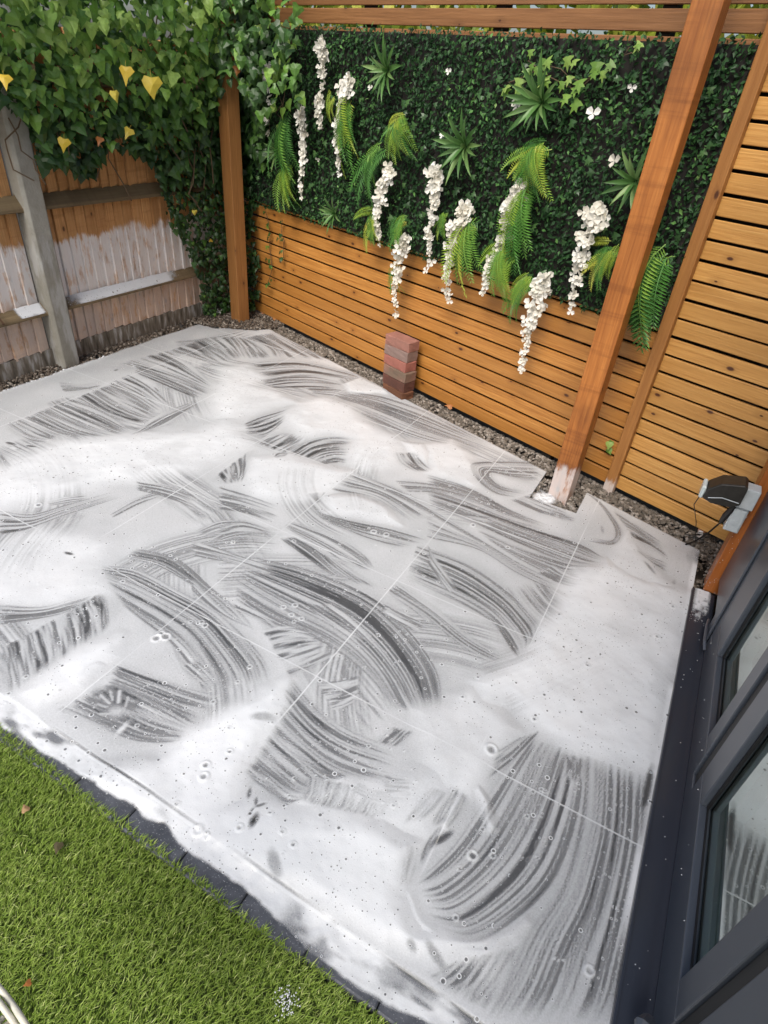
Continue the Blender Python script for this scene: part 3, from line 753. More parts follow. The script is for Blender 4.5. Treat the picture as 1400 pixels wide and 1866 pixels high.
# outline of the wet area
nn = FN[0]*XX+FN[1]*YY
wob = .02*(fbm(XX*5, YY*5, 14)-.5)
corner = sstep(-3.45, -3.0, XX)
val *= 1-sstep(TE_N-.010-.004*0, TE_N+.004, nn + .05*(1-corner)*fbm(XX*4, YY*4, 1) + .02*sstep(0, 0.4, XX)*0)
val *= 1-sstep(0, .03, (TE_L-.01+2.5*wob)-XX)
val *= 1-sstep(2.47, 2.60, nn)*sstep(-3.2, -3.35, XX)*sstep(-3.6,-3.4, -3.6+0*XX+.2)
# gap by the orange post where the foam thins out
gp = gnd(1285, 1030)
val *= 1-.95*(1-sstep(.02, .11, np.hypot(XX-gp[0]-.02, (YY-gp[1])*.55) + .05*(fbm(XX*40, YY*12, 3)-.5)))
se = sstep(.345, .358, XX)*(YY > YS)*sstep(.3, .55, vnoise(YY*3.5, YY*0, 4)+.12); val = val+(.93-val)*se
CORN = [(-3.70, 3.55), (-3.50, 3.595), (-3.38, 3.62), (-3.25, 3.71), (-3.14, 3.78), (-3.06, 3.90), (-3.0, 4.3), (-3.8, 4.3)]
cn = inpoly((XX+.05*(fbm(XX*9, YY*9, 3)-.5)).ravel(), (YY+.05*(fbm(XX*9, YY*9, 7)-.5)).ravel(), CORN).reshape(XX.shape)
val = np.where(cn, 0, val)
notch = (XX > NX0+.002) & (XX < NX1-.002) & (YY > NY+.002)
val = np.where(notch, 0, val)
val = np.clip(val, 0, 1)
zz = .0016 + .0022*val + .014*thick*(.5+.9*fbm(XX*4, YY*4, 19)) + .006*thick*(fbm(XX*13, YY*13, 27)-.4) + .0005*(fbm(XX*45, YY*45, 20)-.5)*thick + hgt*val
zz = np.where(ed & (YY < YS-.01), zz-.001, zz)
pxx, pyy = proj(np.stack([XX.ravel(), YY.ravel(), np.zeros(XX.size)], 1))
vis = ((pxx > -260) & (pxx < 1660) & (pyy < 2150)).reshape(XX.shape)
q_ = lambda A_: (A_[:-1, :-1], A_[:-1, 1:], A_[1:, 1:], A_[1:, :-1])
keep = (np.max(q_(val), 0) > .13) & np.all(q_(vis), 0)
idx = np.arange(XX.size).reshape(XX.shape)
fc = np.stack([a[keep] for a in q_(idx)], 1)
used, inv = np.unique(fc, return_inverse=True); fc = inv.reshape(-1, 4)
V = np.stack([XX.ravel()[used], YY.ravel()[used], zz.ravel()[used]], 1).astype(np.float32)
me = bpy.data.meshes.new('foam')
me.vertices.add(len(V)); me.vertices.foreach_set('co', V.ravel())
me.loops.add(fc.size); me.loops.foreach_set('vertex_index', fc.ravel().astype(np.int32))
me.polygons.add(len(fc)); me.polygons.foreach_set('loop_start', np.arange(0, fc.size, 4, dtype=np.int32))
me.polygons.foreach_set('use_smooth', np.ones(len(fc), bool))
at = me.attributes.new('cover', 'FLOAT', 'POINT'); at.data.foreach_set('value', val.ravel()[used].astype(np.float32))
me.materials.append(MAT['foam']); me.update(calc_edges=True)
print('foam quads', len(fc))
tag(link(bpy.data.objects.new('foam', me)), 'white soap foam brushed in sweeping streaks over the grey patio', 'foam', kind='stuff')

# ------------------------------------------------------------------ gravel strips
ICO = bmesh.new(); bmesh.ops.create_icosphere(ICO, subdivisions=1, radius=1)
ICOV = np.array([v.co[:] for v in ICO.verts]); ICOF = [tuple(v.index for v in f.verts) for f in ICO.faces]; ICO.free()
def stones(name, pts, r0, r1, mat_, label, white=0.):
    b = MB()
    for p in pts:
        r = rng.uniform(r0, r1); sc = np.array([1, rng.uniform(.65, 1), rng.uniform(.5, .8)])*r
        v = ICOV*(1+rng.uniform(-.25, .2, (len(ICOV), 1)))*sc
        a = rng.uniform(0, 6.28); ca, sa = math.cos(a), math.sin(a); tl = rng.uniform(-.5, .5)
        v = np.stack([v[:, 0]*ca-v[:, 1]*sa, v[:, 0]*sa+v[:, 1]*ca, v[:, 2]+v[:, 0]*tl], 1)+p
        b.add(v, ICOF, np.clip(rng.normal(.5, .25), 0, 1))
    return tag(b.build(name, mat_, attr=True), label, 'gravel', kind='stuff')
pts = []
for _ in range(7200):
    u, d = rng.uniform(-4.45, .2), rng.uniform(2.775, 3.02); p = FU*u+FN*d
    if p[0] > .46: continue
    pts.append((p[0], p[1], -.022 + .012*fbm(np.array(p[0]*6), np.array(p[1]*6), 3) + rng.uniform(-.006, .006) - .05*max(0, d-2.93)/.1))
for _ in range(420): pts.append((rng.uniform(NX0, NX1), rng.uniform(NY, 3.02), -.016+rng.uniform(-.008, .006)))
stones('gravel', pts, .0075, .0155, MAT['gravel'], 'grey brown gravel strip along the foot of the slatted fence')
pts = []
for _ in range(5200):
    x, y = rng.uniform(-3.72, -3.44), rng.uniform(1.3, 4.2)
    if y > 3.45: x = rng.uniform(-3.72, -3.05)
    if FN[0]*x+FN[1]*y > 2.98 or (y > 3.45 and x > -3.46 and FN[0]*x+FN[1]*y < 2.50): continue
    pts.append((x, y, -.02+.02*sstep(-3.5, -3.68, x)+rng.uniform(-.008, .008)))
for _ in range(2600):
    x, y = rng.uniform(-3.72, -3.0), rng.uniform(3.52, 4.2)
    if inpoly(np.array([x]), np.array([y]), CORN)[0] and FN[0]*x+FN[1]*y < 2.97: pts.append((x, y, .004+rng.uniform(-.004, .010)))
for _ in range(500): pts.append((rng.uniform(.366, .62), rng.uniform(2.50, 3.05), -.018+rng.uniform(-.008, .006)))
stones('chippings', pts, .006, .013, MAT['mulch'], 'dark fine chippings along the foot of the closeboard fence')

# ------------------------------------------------------------------ lawn
LX0, LX1, LY0, LY1 = -2.6, .9, -1.2, .455
b = MB(); b.add([(LX0, LY0, -.03), (LX1, LY0, -.03), (LX1, LY1, -.03), (LX0, LY1, -.03)], [(0, 1, 2, 3)])
struct(b.build('lawn', MAT['turfbase']))
n1 = 125000
x = rng.uniform(LX0, .35, n1*2); y = rng.uniform(-.6, LY1+.045, n1*2)
px, py = proj(np.stack([x, y, 0*x], 1)); k_ = (px > -180) & (px < 1100) & (py > 1000) & (py < 2300) & (FWD[0]*x+FWD[1]*y+FWD[2]*(-H) > .3)
x, y = x[k_][:n1], y[k_][:n1]
xo, yo = rng.uniform(LX0, LX1, 26000), rng.uniform(LY0, LY1, 26000)
x, y = np.r_[x, xo], np.r_[y, yo]; ke = y < .452-.018*(x+.08)+.014*(fbm(x*30, y*30, 4)-.5); x, y = x[ke], y[ke]; n = len(x)
L = rng.uniform(.012, .024, n); wd = rng.uniform(.0008, .0015, n)
ang = rng.uniform(0, 6.283, n); lean = np.abs(rng.normal(.55, .3, n)); 
dxl, dyl = np.cos(ang)*lean + .22, np.sin(ang)*lean + .28
pa = ang+1.57+rng.normal(0, .4, n)
wxv, wyv = np.cos(pa)*wd, np.sin(pa)*wd
z0 = np.where(y > .452, -.008, -.024)
def pt(f, bend, wf): 
    return np.stack([x+dxl*L*f*bend+wxv*wf, y+dyl*L*f*bend+wyv*wf, z0+L*f*(1-.25*lean*f)], 1)
Vg = np.stack([pt(0, 0, -1), pt(0, 0, 1), pt(.55, .6, 1), pt(.55, .6, -1), pt(1, 1.15, 0)], 1).reshape(-1, 3).astype(np.float32)
base = (np.arange(n)*5)[:, None]
lv = np.concatenate([base+np.array([0, 1, 2, 3]), base+np.array([3, 2, 4])], 1).ravel().astype(np.int32)
ls = (np.arange(n)*7)[:, None]+np.array([0, 4]); ls = ls.ravel().astype(np.int32)
me = bpy.data.meshes.new('grass'); me.vertices.add(len(Vg)); me.vertices.foreach_set('co', Vg.ravel())
me.loops.add(len(lv)); me.loops.foreach_set('vertex_index', lv); me.polygons.add(len(ls)); me.polygons.foreach_set('loop_start', ls)
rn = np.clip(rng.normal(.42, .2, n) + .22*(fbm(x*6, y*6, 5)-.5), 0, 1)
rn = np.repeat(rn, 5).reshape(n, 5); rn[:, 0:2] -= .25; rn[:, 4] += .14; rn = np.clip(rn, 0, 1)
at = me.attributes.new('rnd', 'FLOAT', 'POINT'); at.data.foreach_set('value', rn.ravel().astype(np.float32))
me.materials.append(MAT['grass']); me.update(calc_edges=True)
tag(link(bpy.data.objects.new('grass', me)), 'short bright green artificial grass beside the patio edging', 'grass', kind='stuff')

# ------------------------------------------------------------------ slatted back fence
fence = empty('slat_fence', tuple(FU*-2.4+FN*FD), FA)
tag(fence, 'tall horizontal slat fence of orange brown timber behind the gravel strip', 'fence')
U0, U1, UM = -4.80, .95, -1.058
def slatmesh(L, mt):
    t = MB(); t.box(-L/2, L/2, 0, .018, 0, .0725); return t.mesh('slat', MAT[mt], bevel=.0025)
sA, sB, sC = slatmesh(UM-U0-.003, 'slat'), slatmesh(U1-UM-.003, 'slatlit'), slatmesh(U1-U0, 'topslat')
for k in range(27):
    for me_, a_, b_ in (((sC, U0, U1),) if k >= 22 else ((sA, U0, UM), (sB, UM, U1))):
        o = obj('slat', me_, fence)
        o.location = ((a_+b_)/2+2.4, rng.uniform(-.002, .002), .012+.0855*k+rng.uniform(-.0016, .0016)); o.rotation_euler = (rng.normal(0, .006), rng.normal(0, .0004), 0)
# uprights the slats are screwed to, and the dark old fence close behind
for u in (-4.4, -3.3, -2.35, -1.5, -.6, .3):
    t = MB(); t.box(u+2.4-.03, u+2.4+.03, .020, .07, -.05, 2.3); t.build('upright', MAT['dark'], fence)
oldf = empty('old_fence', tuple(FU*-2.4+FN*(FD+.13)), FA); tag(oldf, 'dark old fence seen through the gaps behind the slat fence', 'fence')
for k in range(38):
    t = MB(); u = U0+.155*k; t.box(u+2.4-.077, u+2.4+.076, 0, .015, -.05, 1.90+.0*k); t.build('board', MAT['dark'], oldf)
# garden bush beyond
def leafmass(name, pts, nrms, tips, sizes, rnds, mat_, shape, parent=None):
    b = MB()
    for p, nr, tp, s_, r_ in zip(pts, nrms, tips, sizes, rnds):
        nr = nrm(nr); tp = tp-nr*(tp@nr); tp = nrm(tp); sd_ = np.cross(tp, nr)
        b.add([p+s_*(sd_*q[0]+tp*q[1]+nr*q[2]) for q in shape[0]], shape[1], r_)
    return b.build(name, mat_, parent, attr=True)
# leaf outlines: (side, towards tip, out of plane)
IVS = [(0,0,0),(-.30,-.06,-.03),(-.48,.16,-.07),(-.36,.42,-.05),(-.16,.66,-.03),(0,1.0,-.10),(.16,.66,-.03),(.36,.42,-.05),(.48,.16,-.07),(.30,-.06,-.03),(0,.38,.05)]
IVF = [(10,i,i+1) for i in range(0, 9)]+[(10,9,0)]
HEART = ([(q[0]*1.02, q[1], q[2]) for q in IVS], IVF)
HEART2 = ([(0,0,0),(-.30,-.10,-.04),(-.50,.08,-.10),(-.34,.34,-.02),(-.30,.52,-.06),(0,1.0,-.14),(.30,.52,-.06),(.34,.34,-.02),(.50,.08,-.10),(.30,-.10,-.04),(0,.36,.07)], IVF)
STAR = ([(0,0,0),(-.18,-.02,-.02),(-.52,.05,-.06),(-.24,.30,0),(-.40,.62,-.05),(-.14,.58,0),(0,1.0,-.08),(.14,.58,0),(.40,.62,-.05),(.24,.30,0),(.52,.05,-.06),(.18,-.02,-.02),(0,.34,.04)], [(12,i,i+1) for i in range(11)]+[(12,11,0)])
OVAL = ([(0,0,0),(-.28,.4,.03),(0,1,-.05),(.28,.4,.03),(0,.45,-.04)], [(0,4,1),(1,4,2),(2,4,3),(3,4,0)])
def randn(n, base, sp_): return np.array([nrm(np.array(base)+rng.normal(0, sp_, 3)) for _ in range(n)])
bush = empty('garden_bush', tuple(FU*-2.4+FN*4.4+np.array([0, 0, -.09]))); tag(bush, 'sunlit yellow green bush showing over and through the top of the slat fence', 'bush')
n = 8500
pts = [FU*rng.uniform(-6.5, 1.6)+FN*(4.0+rng.uniform(-.5, .5))+np.array([0, 0, rng.uniform(.9, 3.0)]) for _ in range(n)]
c_ = np.array(bush.location)
leafmass('foliage', [p-c_ for p in pts], randn(n, -FN, .5), randn(n, (0, 0, -1), .6), rng.uniform(.09, .17, n), rng.random(n), MAT['farleaf'], OVAL, bush)
for u in (-4.6, -3, -1.5, -.2):
    b = MB(); q = FU*u+FN*4.3-c_; b.tube([(q[0], q[1], 0), (q[0]+.04, q[1], .9), (q[0]-.05, q[1]+.05, 2.1)], [.04, .03, .012]); b.build('trunk', MAT['vstem'], bush)

# ------------------------------------------------------------------ timber posts
def squarepost(name, mt, corner, ang, w, d, h, label, z0=-.06, cat='post', bev=.004):
    """corner = front left foot"""
    t = MB(); t.box(0, w, 0, d, z0, h)
    o = t.build(name, MAT[mt], bevel=bev, bseg=2); o.location = (corner[0], corner[1], 0); o.rotation_euler = (0, 0, ang)
    return tag(o, label, cat)
squarepost('pergola_post', 'post', (-.403, 2.851), math.radians(-8), .106, .10, 2.75, 'thick orange brown timber post rising from the notch in the patio, foot white with foam')
squarepost('fence_batten', 'batten', FU*-1.087+FN*2.908, FA, .056, .038, 2.4, 'slim upright batten on the slat fence right of the green wall')
squarepost('corner_post', 'cpost', (-3.452, 3.873), FA+.04, .118, .10, 2.3, 'brown timber post in the corner between ivy and green wall')
squarepost('house_post', 'orange', (.408, 2.462), 0, .072, .085, 2.5, 'bright orange stained post beside the dark door frame', z0=.022)

# ------------------------------------------------------------------ closeboard fence on the left
def bay(y0, y1, label, name='closeboard_fence'):
    e = empty(name, (-3.66, (y0+y1)/2, 0)); tag(e, label, 'fence'); ym = (y0+y1)/2
    y = y0; k = 0
    while y < y1-.01:
        w = min(rng.uniform(.070, .088), y1-y); zb = .108+rng.uniform(-.012, .012)
        t = MB()
        # feather edge: thick at one side, thin at the other
        vs = [(-.032, .0, zb), (-.010, .0, zb), (-.025, w-.003, zb), (-.032, w-.003, zb)]
        vs = vs+[(a, b_, 1.82) for a, b_, _ in vs]
        t.add(vs, [(0,3,2,1),(4,5,6,7),(0,1,5,4),(1,2,6,5),(2,3,7,6),(3,0,4,7)])
        o = t.build('board', MAT['board'], e); o.location = (rng.uniform(-.002, .004), y-ym, 0); y += w; k += 1
    for z, hh in ((.33, .08), (.925, .095), (1.55, .09)):
        t = MB(); a = (y1-y0)/2
        vs = []
        for yy in (-a, a): vs += [(-.014, yy, z), (.036, yy, z+.012), (.036, yy, z+.030), (-.014, yy, z+hh)]
        t.add(vs, [(0,1,2,3)[::-1],(4,5,6,7),(0,4,5,1),(1,5,6,2),(2,6,7,3),(3,7,4,0)])
        t.build('rail', MAT['rail'], e, bevel=.003)
    t = MB(); t.box(-.045, -.010, -a, a, -.09, .112); t.build('gravel_board', MAT['gravelboard'], e)
    t = MB(); t.box(-.050, -.034, -a, a, .113, 1.80); t.build('backing', MAT['dark'], e)  # near-black sheet added behind the boards so their gaps look shaded
    return e
bay(2.512, 4.20, 'weathered closeboard fence bay under the ivy, its lower boards white with foam')
bay(.75, 2.372, 'closeboard fence bay at the left edge, short of the concrete post')
t = MB(); t.prism([(-.10, -.068), (-.018, -.068), (0, -.052), (0, .052), (-.018, .068), (-.10, .068)], -.09, 1.72)
cpo = t.build('concrete_post', MAT['concrete'], bevel=.003); cpo.location = (-3.592, 2.442, 0)
tag(cpo, 'stained concrete fence post between the two closeboard bays', 'post')
# foam lying on the low rails
def cover_mesh(name, V, fcs, cov, label, kind=None, parent=None):
    b = MB(); b.add(V, fcs); me_ = b.mesh(name, MAT['foam'], smooth=True)
    at = me_.attributes.new('cover', 'FLOAT', 'POINT'); at.data.foreach_set('value', np.array(cov, np.float32))
    return tag(obj(name, me_), label, 'foam', kind=kind)
def ridge(y0, y1, n, label):
    V, fcs, cov = [], [], []; rows = 11
    for i in range(n+1):
        y = y0+(y1-y0)*i/n
        for j in range(rows):
            s_ = j/(rows-1); nz_ = float(fbm(np.array(y*26), np.array(s_*3.), 7)); hump = .005*nz_+.003
            V.append((-3.673+.050*s_+.002, y, .4085-.048*s_+hump-(.010*nz_ if j == rows-1 else 0)))
            cov.append(max(0, min(.9, 1.25*min(1, 7*min(i, n-i)/n)-.75*abs(nz_-.35)*2*s_-.25*(s_ > .9))))
    for i in range(n):
        for j in range(rows-1): k = i*rows+j; fcs.append((k, k+1, k+rows+1, k+rows))
    return cover_mesh('rail_foam', V, fcs, cov, label)
ridge(2.53, 3.52, 160, 'strip of white foam lying along the low rail under the ivy')
ridge(2.18, 2.37, 40, 'short pad of white foam on the rail end left of the concrete post')

# ------------------------------------------------------------------ ivy over the left fence
IVP = [(-160,-160),(575,-160),(560,20),(540,90),(525,150),(530,210),(505,262),(486,300),(484,380),(476,420),(470,540),(455,590),(400,590),(382,572),(366,560),(366,512),(352,480),(335,440),(310,410),(296,360),(286,300),(262,276),(210,268),(178,280),(165,318),(140,322),(118,292),(92,296),(72,306),(62,246),(40,210),(22,196),(-8,182),(-160,170)]
ivy = empty('ivy', (-3.6, 3.2, -.05)); tag(ivy, 'ivy with heart shaped leaves draped over the closeboard fence and corner', 'ivy')
IC = np.array(ivy.location)
P_, N_, T_, S_, R_ = [], [], [], [], []
tries = 0
while len(P_) < 7000 and tries < 170000:
    tries += 1
    if rng.random() < .86:
        y, z = rng.uniform(1.3, 4.25), rng.uniform(.02, 2.75)
        bul = .06 + .20*sstep(1.0, 1.9, z) + .10*sstep(1.6, 2.2, z)
        lay = rng.random()
        p = np.array([-3.62 + bul*lay + rng.normal(0, .02), y, z]); nb_ = np.array([1., -.55, .45])
        if FN@p > 2.93: continue
    else:
        u, z = rng.uniform(-4.78, -4.18), rng.uniform(.02, 2.75); lay = rng.random()
        if z < 1.15 and u > -4.42: continue
        p = wall(u, z, 2.92-.10*lay*(.5+.5*(z > 1.2))); nb_ = np.array([.1, -1., .4])
    a, c = proj(p[None]); a, c = a[0], c[0]
    if not inpoly(np.array([a]), np.array([c]), IVP)[0]: continue
    # keep the corner post clear in front
    if 392 < a < 468 and 205 < c < 600 and p[1] < 3.95 and p[0] > -3.5: continue
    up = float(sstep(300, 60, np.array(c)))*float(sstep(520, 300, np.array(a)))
    r_ = rng.beta(1.6, 2.6)*.85*(.12+.88*lay**1.6) + up*(.3+.7*lay)*1.15*(.10+1.35*float(fbm(np.array(p[1]*4), np.array(p[2]*4), 3)))*rng.uniform(.55, 1.15)  # light painted in: outer and top leaves brighter, inner ones darker
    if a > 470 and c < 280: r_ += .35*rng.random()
    P_.append(p); N_.append(nrm(nb_+rng.normal(0, .38, 3))); T_.append(nrm(np.array([.15, -.05, -1.])+rng.normal(0, .38, 3)))
    S_.append((.026+.046*rng.random()**1.2)*(1 if c < 330 else .75)*(1.3 if lay > .72 and c < 330 else 1)); R_.append(min(1, r_))
k = 0
while k < 460:                                   # spray hanging in front of the corner post's head
    a, c = (rng.uniform(375, 545) if k > 150 else rng.uniform(388, 470)), rng.uniform(-140, 215)
    if c > 172+30*math.sin(a*.07)+(18 if a > 470 else 0): continue
    p = onp(a, c, FN, 2.60+.16*rng.random()**1.5-.05*(c < 60)); k += 1
    P_.append(p); N_.append(nrm(np.array([.35, -1., .45])+rng.normal(0, .38, 3))); T_.append(nrm(np.array([.1, 0, -1.])+rng.normal(0, .4, 3))); S_.append(rng.uniform(.045, .075)); R_.append(min(1, rng.beta(1.6, 2.2)*.85+(.25*rng.random() if a > 465 else 0)))
P_, N_, T_, S_, R_ = map(np.array, (P_, N_, T_, S_, R_))
# the 300 leaves nearest the outside become parts
front = P_@FWD + 1.5*(P_[:, 0]+3.62 < .08); vi = np.argsort(front - S_*6)[:285]; rest = np.setdiff1d(np.arange(len(P_)), vi)
lm = {}
for nm, mk in (('d', 'ivydark'), ('m', 'ivyone'), ('l', 'ivylight'), ('y', 'yellow'), ('o', 'orangeleaf')):
    lm[nm] = []
    for kk in range(3):
        b = MB(); jit = 1+.08*rng.normal(0, 1, (len(IVS), 1)); b.add(np.array(HEART[0])*jit*[1, 1, 1+kk*.5], HEART[1]); 
        b.v[0] = (0, .03, 0); b.tube([(0, .03, 0), (.02, -.16, .03), (.0, -.34, -.02)], .012, 4)
        lm[nm].append(b.mesh('leaf', MAT[mk], smooth=False))
def putleaf(p, nv, tv, s_, key):
    nv = nrm(nv); tv = nrm(tv-nv*(tv@nv)); sd_ = np.cross(tv, nv)
    return obj('leaf', lm[key][rng.integers(3)], ivy, frame(p-IC, sd_, tv, nv, s_))
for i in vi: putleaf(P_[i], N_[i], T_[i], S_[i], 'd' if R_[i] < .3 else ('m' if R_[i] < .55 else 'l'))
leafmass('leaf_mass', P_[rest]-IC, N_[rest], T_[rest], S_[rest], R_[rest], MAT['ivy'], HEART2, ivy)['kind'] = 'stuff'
for (x, y, s_, key) in [(278,160,.118,'y'),(231,136,.085,'y'),(209,176,.062,'y'),(238,244,.066,'y'),(119,264,.07,'y'),(184,258,.05,'o'),(10,150,.07,'y'),(433,130,.06,'o'),(355,388,.04,'y'),(386,440,.03,'y')]:
    q = onp(x, y, np.array([1., 0, 0]), -3.27 if y < 240 else -3.40)
    if x > 370: q = onp(x, y, np.array([0., 1, 0]), 3.82)
    o = putleaf(q+np.array([0, 0, s_*.45]), np.array([1., -.75, .45])+(rng.normal(0, .35, 3) if s_ < .1 else 0), np.array([rng.normal(0, .45)*(s_ < .1), 0, -1.]), s_, key)
b = MB()
for k in range(14):
    y = rng.uniform(2.3, 4.0); z = rng.uniform(1.2, 2.0); q = np.array([-3.55, y, z])-IC; pp = [q]
    for j in range(5): q = q+np.array([rng.uniform(-.01, .03), rng.uniform(-.10, .10), -rng.uniform(.04, .14)]); pp.append(q)
    b = MB(); b.tube(pp, .004, 5); b.build('stem', MAT['vstem'], ivy)

# ------------------------------------------------------------------ artificial green wall
gw = empty('green_wall', tuple(wall(-2.8, .86, FD))); tag(gw, 'dark artificial leaf wall panel fixed to the upper slats', 'green wall')
GC = np.array(gw.location)
b = MB(); A0, A1 = wall(-4.62, .88, FD-.012), wall(-1.09, .88, FD-.012)
vs = []
for d_ in (FD-.006, FD-.022):
    for u, z in ((-4.66, .885), (-1.075, .885), (-1.075, 1.945), (-4.66, 1.945)): vs.append(wall(u, z, d_)-GC)
b.add(vs, [(0,1,2,3),(7,6,5,4),(0,4,5,1),(1,5,6,2),(2,6,7,3),(3,7,4,0)]); b.build('backing', MAT['dark'], gw)
n = 26000
u = rng.uniform(-4.66, -1.088, n); z = .85+1.115*rng.random(n)
lump = fbm(u*5, z*5, 4)
z0 = .865+.03*fbm(u*6, u*0, 8); ok = z > z0; u, z, lump = u[ok], z[ok], lump[ok]; n = len(u)
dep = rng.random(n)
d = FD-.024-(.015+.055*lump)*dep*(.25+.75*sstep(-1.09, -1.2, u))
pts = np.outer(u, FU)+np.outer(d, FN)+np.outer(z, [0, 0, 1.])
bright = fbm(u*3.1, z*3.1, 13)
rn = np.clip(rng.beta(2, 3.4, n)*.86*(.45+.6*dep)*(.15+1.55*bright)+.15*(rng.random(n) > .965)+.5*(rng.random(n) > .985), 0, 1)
leafmass('leaf_mass', pts-GC, randn(n, -FN+np.array([0, 0, .35]), .55), randn(n, (0, 0, -.5), .7), rng.uniform(.016, .031, n), rn, MAT['hedge'], OVAL, gw)['kind'] = 'stuff'
# scattered larger star leaves
n = 260
u = rng.uniform(-4.6, -1.1, n); z = rng.uniform(.95, 1.92, n)
sm_ = MB(); sm_.add(STAR[0], STAR[1]); stm = sm_.mesh('star_leaf', MAT['ivydark'])
for k in range(n):
    nv = nrm(-FN+np.array([0, 0, .3])+rng.normal(0, .25, 3)); tv = nrm(np.array([rng.normal(0, .5), 0, -1.])); tv = nrm(tv-nv*(tv@nv))
    obj('star_leaf', stm, gw, frame(wall(u[k], z[k], FD-.085-.02*rng.random())-GC, np.cross(tv, nv), tv, nv, rng.uniform(.026, .046)))

GD = FD-.10
def vine(name, label, px_pts, mat_key, size, group, d=GD, stem=True, shape=STAR, spread=.03, per=2):
    P = [onwall(x, y, d) for x, y in px_pts]; c = P[0]; e = empty(name, tuple(c)); tag(e, label, 'ivy', group)
    me_ = MB(); me_.add(shape[0], shape[1]); me_ = me_.mesh('leaf', MAT[mat_key])
    for p in P:
        for k in range(per):
            nv = nrm(-FN+np.array([0, 0, .35])+rng.normal(0, .22, 3)); tv = nrm(np.array([rng.normal(0, .5), 0, -1.])); tv = nrm(tv-nv*(tv@nv))
            q = p-c+FU*rng.normal(0, spread)+np.array([0, 0, rng.normal(0, spread)])-FN*rng.uniform(0, .02)
            obj('leaf', me_, e, frame(q, np.cross(tv, nv), tv, nv, size*rng.uniform(.6, 1.05)))
    if stem and len(P) > 1:
        b = MB(); b.tube([q-c+FN*.012 for q in P], .0025, 5); b.build('stem', MAT['vstem'], e)
    return e
g_iv = 'ivy sprays on the green wall'
vine('ivy_spray', 'pale variegated ivy spray above the upper right spiky plant', [(925,150),(950,140),(975,128),(1000,120),(1020,125),(1035,140),(1060,150),(1080,135),(1090,128),(1050,165),(1000,140),(960,110)], 'ivylight', .065, g_iv)
vine('ivy_spray', 'light ivy sprig near the top of the green wall beside the pergola post', [(1145,85),(1135,100),(1150,95)], 'ivylight', .05, g_iv, per=1)
vine('ivy_spray', 'pale ivy trailing down beside the corner post at the wall top', [(505,60),(520,90),(530,75),(500,130),(515,110),(505,170),(512,190),(500,205),(510,215),(530,60),(520,150)], 'ivylight', .085, g_iv, d=GD-.05, shape=HEART)
vine('trailing_ivy', 'thin ivy runner hanging over the bare slats next to the corner post', [(482,385),(488,410),(490,430),(489,450),(492,470),(494,490),(490,505),(486,515)], 'ivyone', .045, g_iv, d=FD-.035, spread=.02)
vine('trailing_ivy', 'second ivy runner with tiny leaves hanging just left of the first fern', [(512,400),(511,425),(516,440),(514,455),(515,470)], 'ivydark', .042, g_iv, d=FD-.035, spread=.012)
vine('weed', 'small green weed leaf poking through the slats beside the batten foot', [(1112,806),(1118,800),(1110,815)], 'ivylight', .045, None, d=FD-.02, stem=False, shape=HEART, spread=.006, per=1)

# ferns
def frondmesh(matk, pairs=22, curve=.35, yellow=False):
    b = MB(); cl = lambda t: np.array([.04*math.sin(t*3), t, -curve*t*t+.12*math.sin(t*3.1)])
    for i in range(pairs):
        t = .06+.92*i/pairs; p = cl(t); L = .145*(math.sin(math.pi*min(1, .22+t*.78))**.8)+.02
        for s_ in (-1, 1):
            tip = p+np.array([s_*L, .055+.02*rng.random(), -.05*L/.2-.02*rng.random()]); w = .0135
            mid = (p+tip)/2+np.array([0, 0, .012])
            b.add([p, mid+np.array([0, -w, 0]), tip, mid+np.array([0, w, 0])], [(0, 1, 2, 3) if s_ > 0 else (0, 3, 2, 1)])
    for i in range(10):
        p, q = cl(i/10), cl((i+1)/10); w = .009*(1-i/11)
        b.add([p+[-w, 0, .004], p+[w, 0, .004], q+[w*.9, 0, .004], q+[-w*.9, 0, .004]], [(0, 1, 2, 3)])
    return b.mesh('frond', MAT[matk])
FR = {k: [frondmesh(k, 20+2*j, .25+.15*j) for j in range(3)] for k in ('fern', 'fernyellow', 'ferndark')}
def fern(label, x, y, nfr, L_, a0, a1, keys, d=GD):
    """fronds fan from pixel x,y; angles in degrees in the wall plane, 0 = straight down, + = to the right"""
    L = L_*.92; nfr = int(nfr*1.6)
    c = onwall(x, y, d); e = empty('fern', tuple(c)); tag(e, label, 'fern', 'ferns on the green wall')
    for k in range(nfr):
        a = math.radians((a0-6)+(a1-a0+12)*(k+.5)/nfr+rng.normal(0, 7)); dn = nrm(FU*math.sin(a)-np.array([0, 0, 1])*math.cos(a)-FN*rng.uniform(.10, .45))
        nv = -FN + np.array([0, 0, .5]) + FU*rng.normal(0, .25); nv = nrm(nv-dn*(nv@dn))
        key = keys[k % len(keys)]
        obj('frond', FR[key][rng.integers(3)], e, frame(FU*rng.normal(0, .022)+np.array([0, 0, rng.normal(0, .02)])-FN*.006*k, np.cross(dn, nv), dn, nv, L*rng.uniform(.6, 1.12)))
    return e
fern('long narrow green fern hanging right of the tall upper raceme', 640, 178, 7, .36, -12, 16, ['fern', 'fernyellow', 'ferndark'])
fern('small yellow green fern left of that long narrow fern', 607, 175, 4, .14, -30, 10, ['fernyellow'])
fern('yellow tipped fern spread wide below the topmost spiky plant', 742, 224, 10, .19, -75, 50, ['fern', 'fernyellow', 'fernyellow'])
fern('fern drooping at the left of the lower left raceme', 700, 270, 6, .35, -40, -4, ['fern', 'fern', 'ferndark'])
fern('yellow green fern over the panel edge below the lower left raceme', 690, 395, 9, .19, -55, 25, ['fernyellow', 'fern'])
fern('green fern between the two lower left racemes', 742, 400, 7, .19, -60, 10, ['fern', 'fernyellow'])
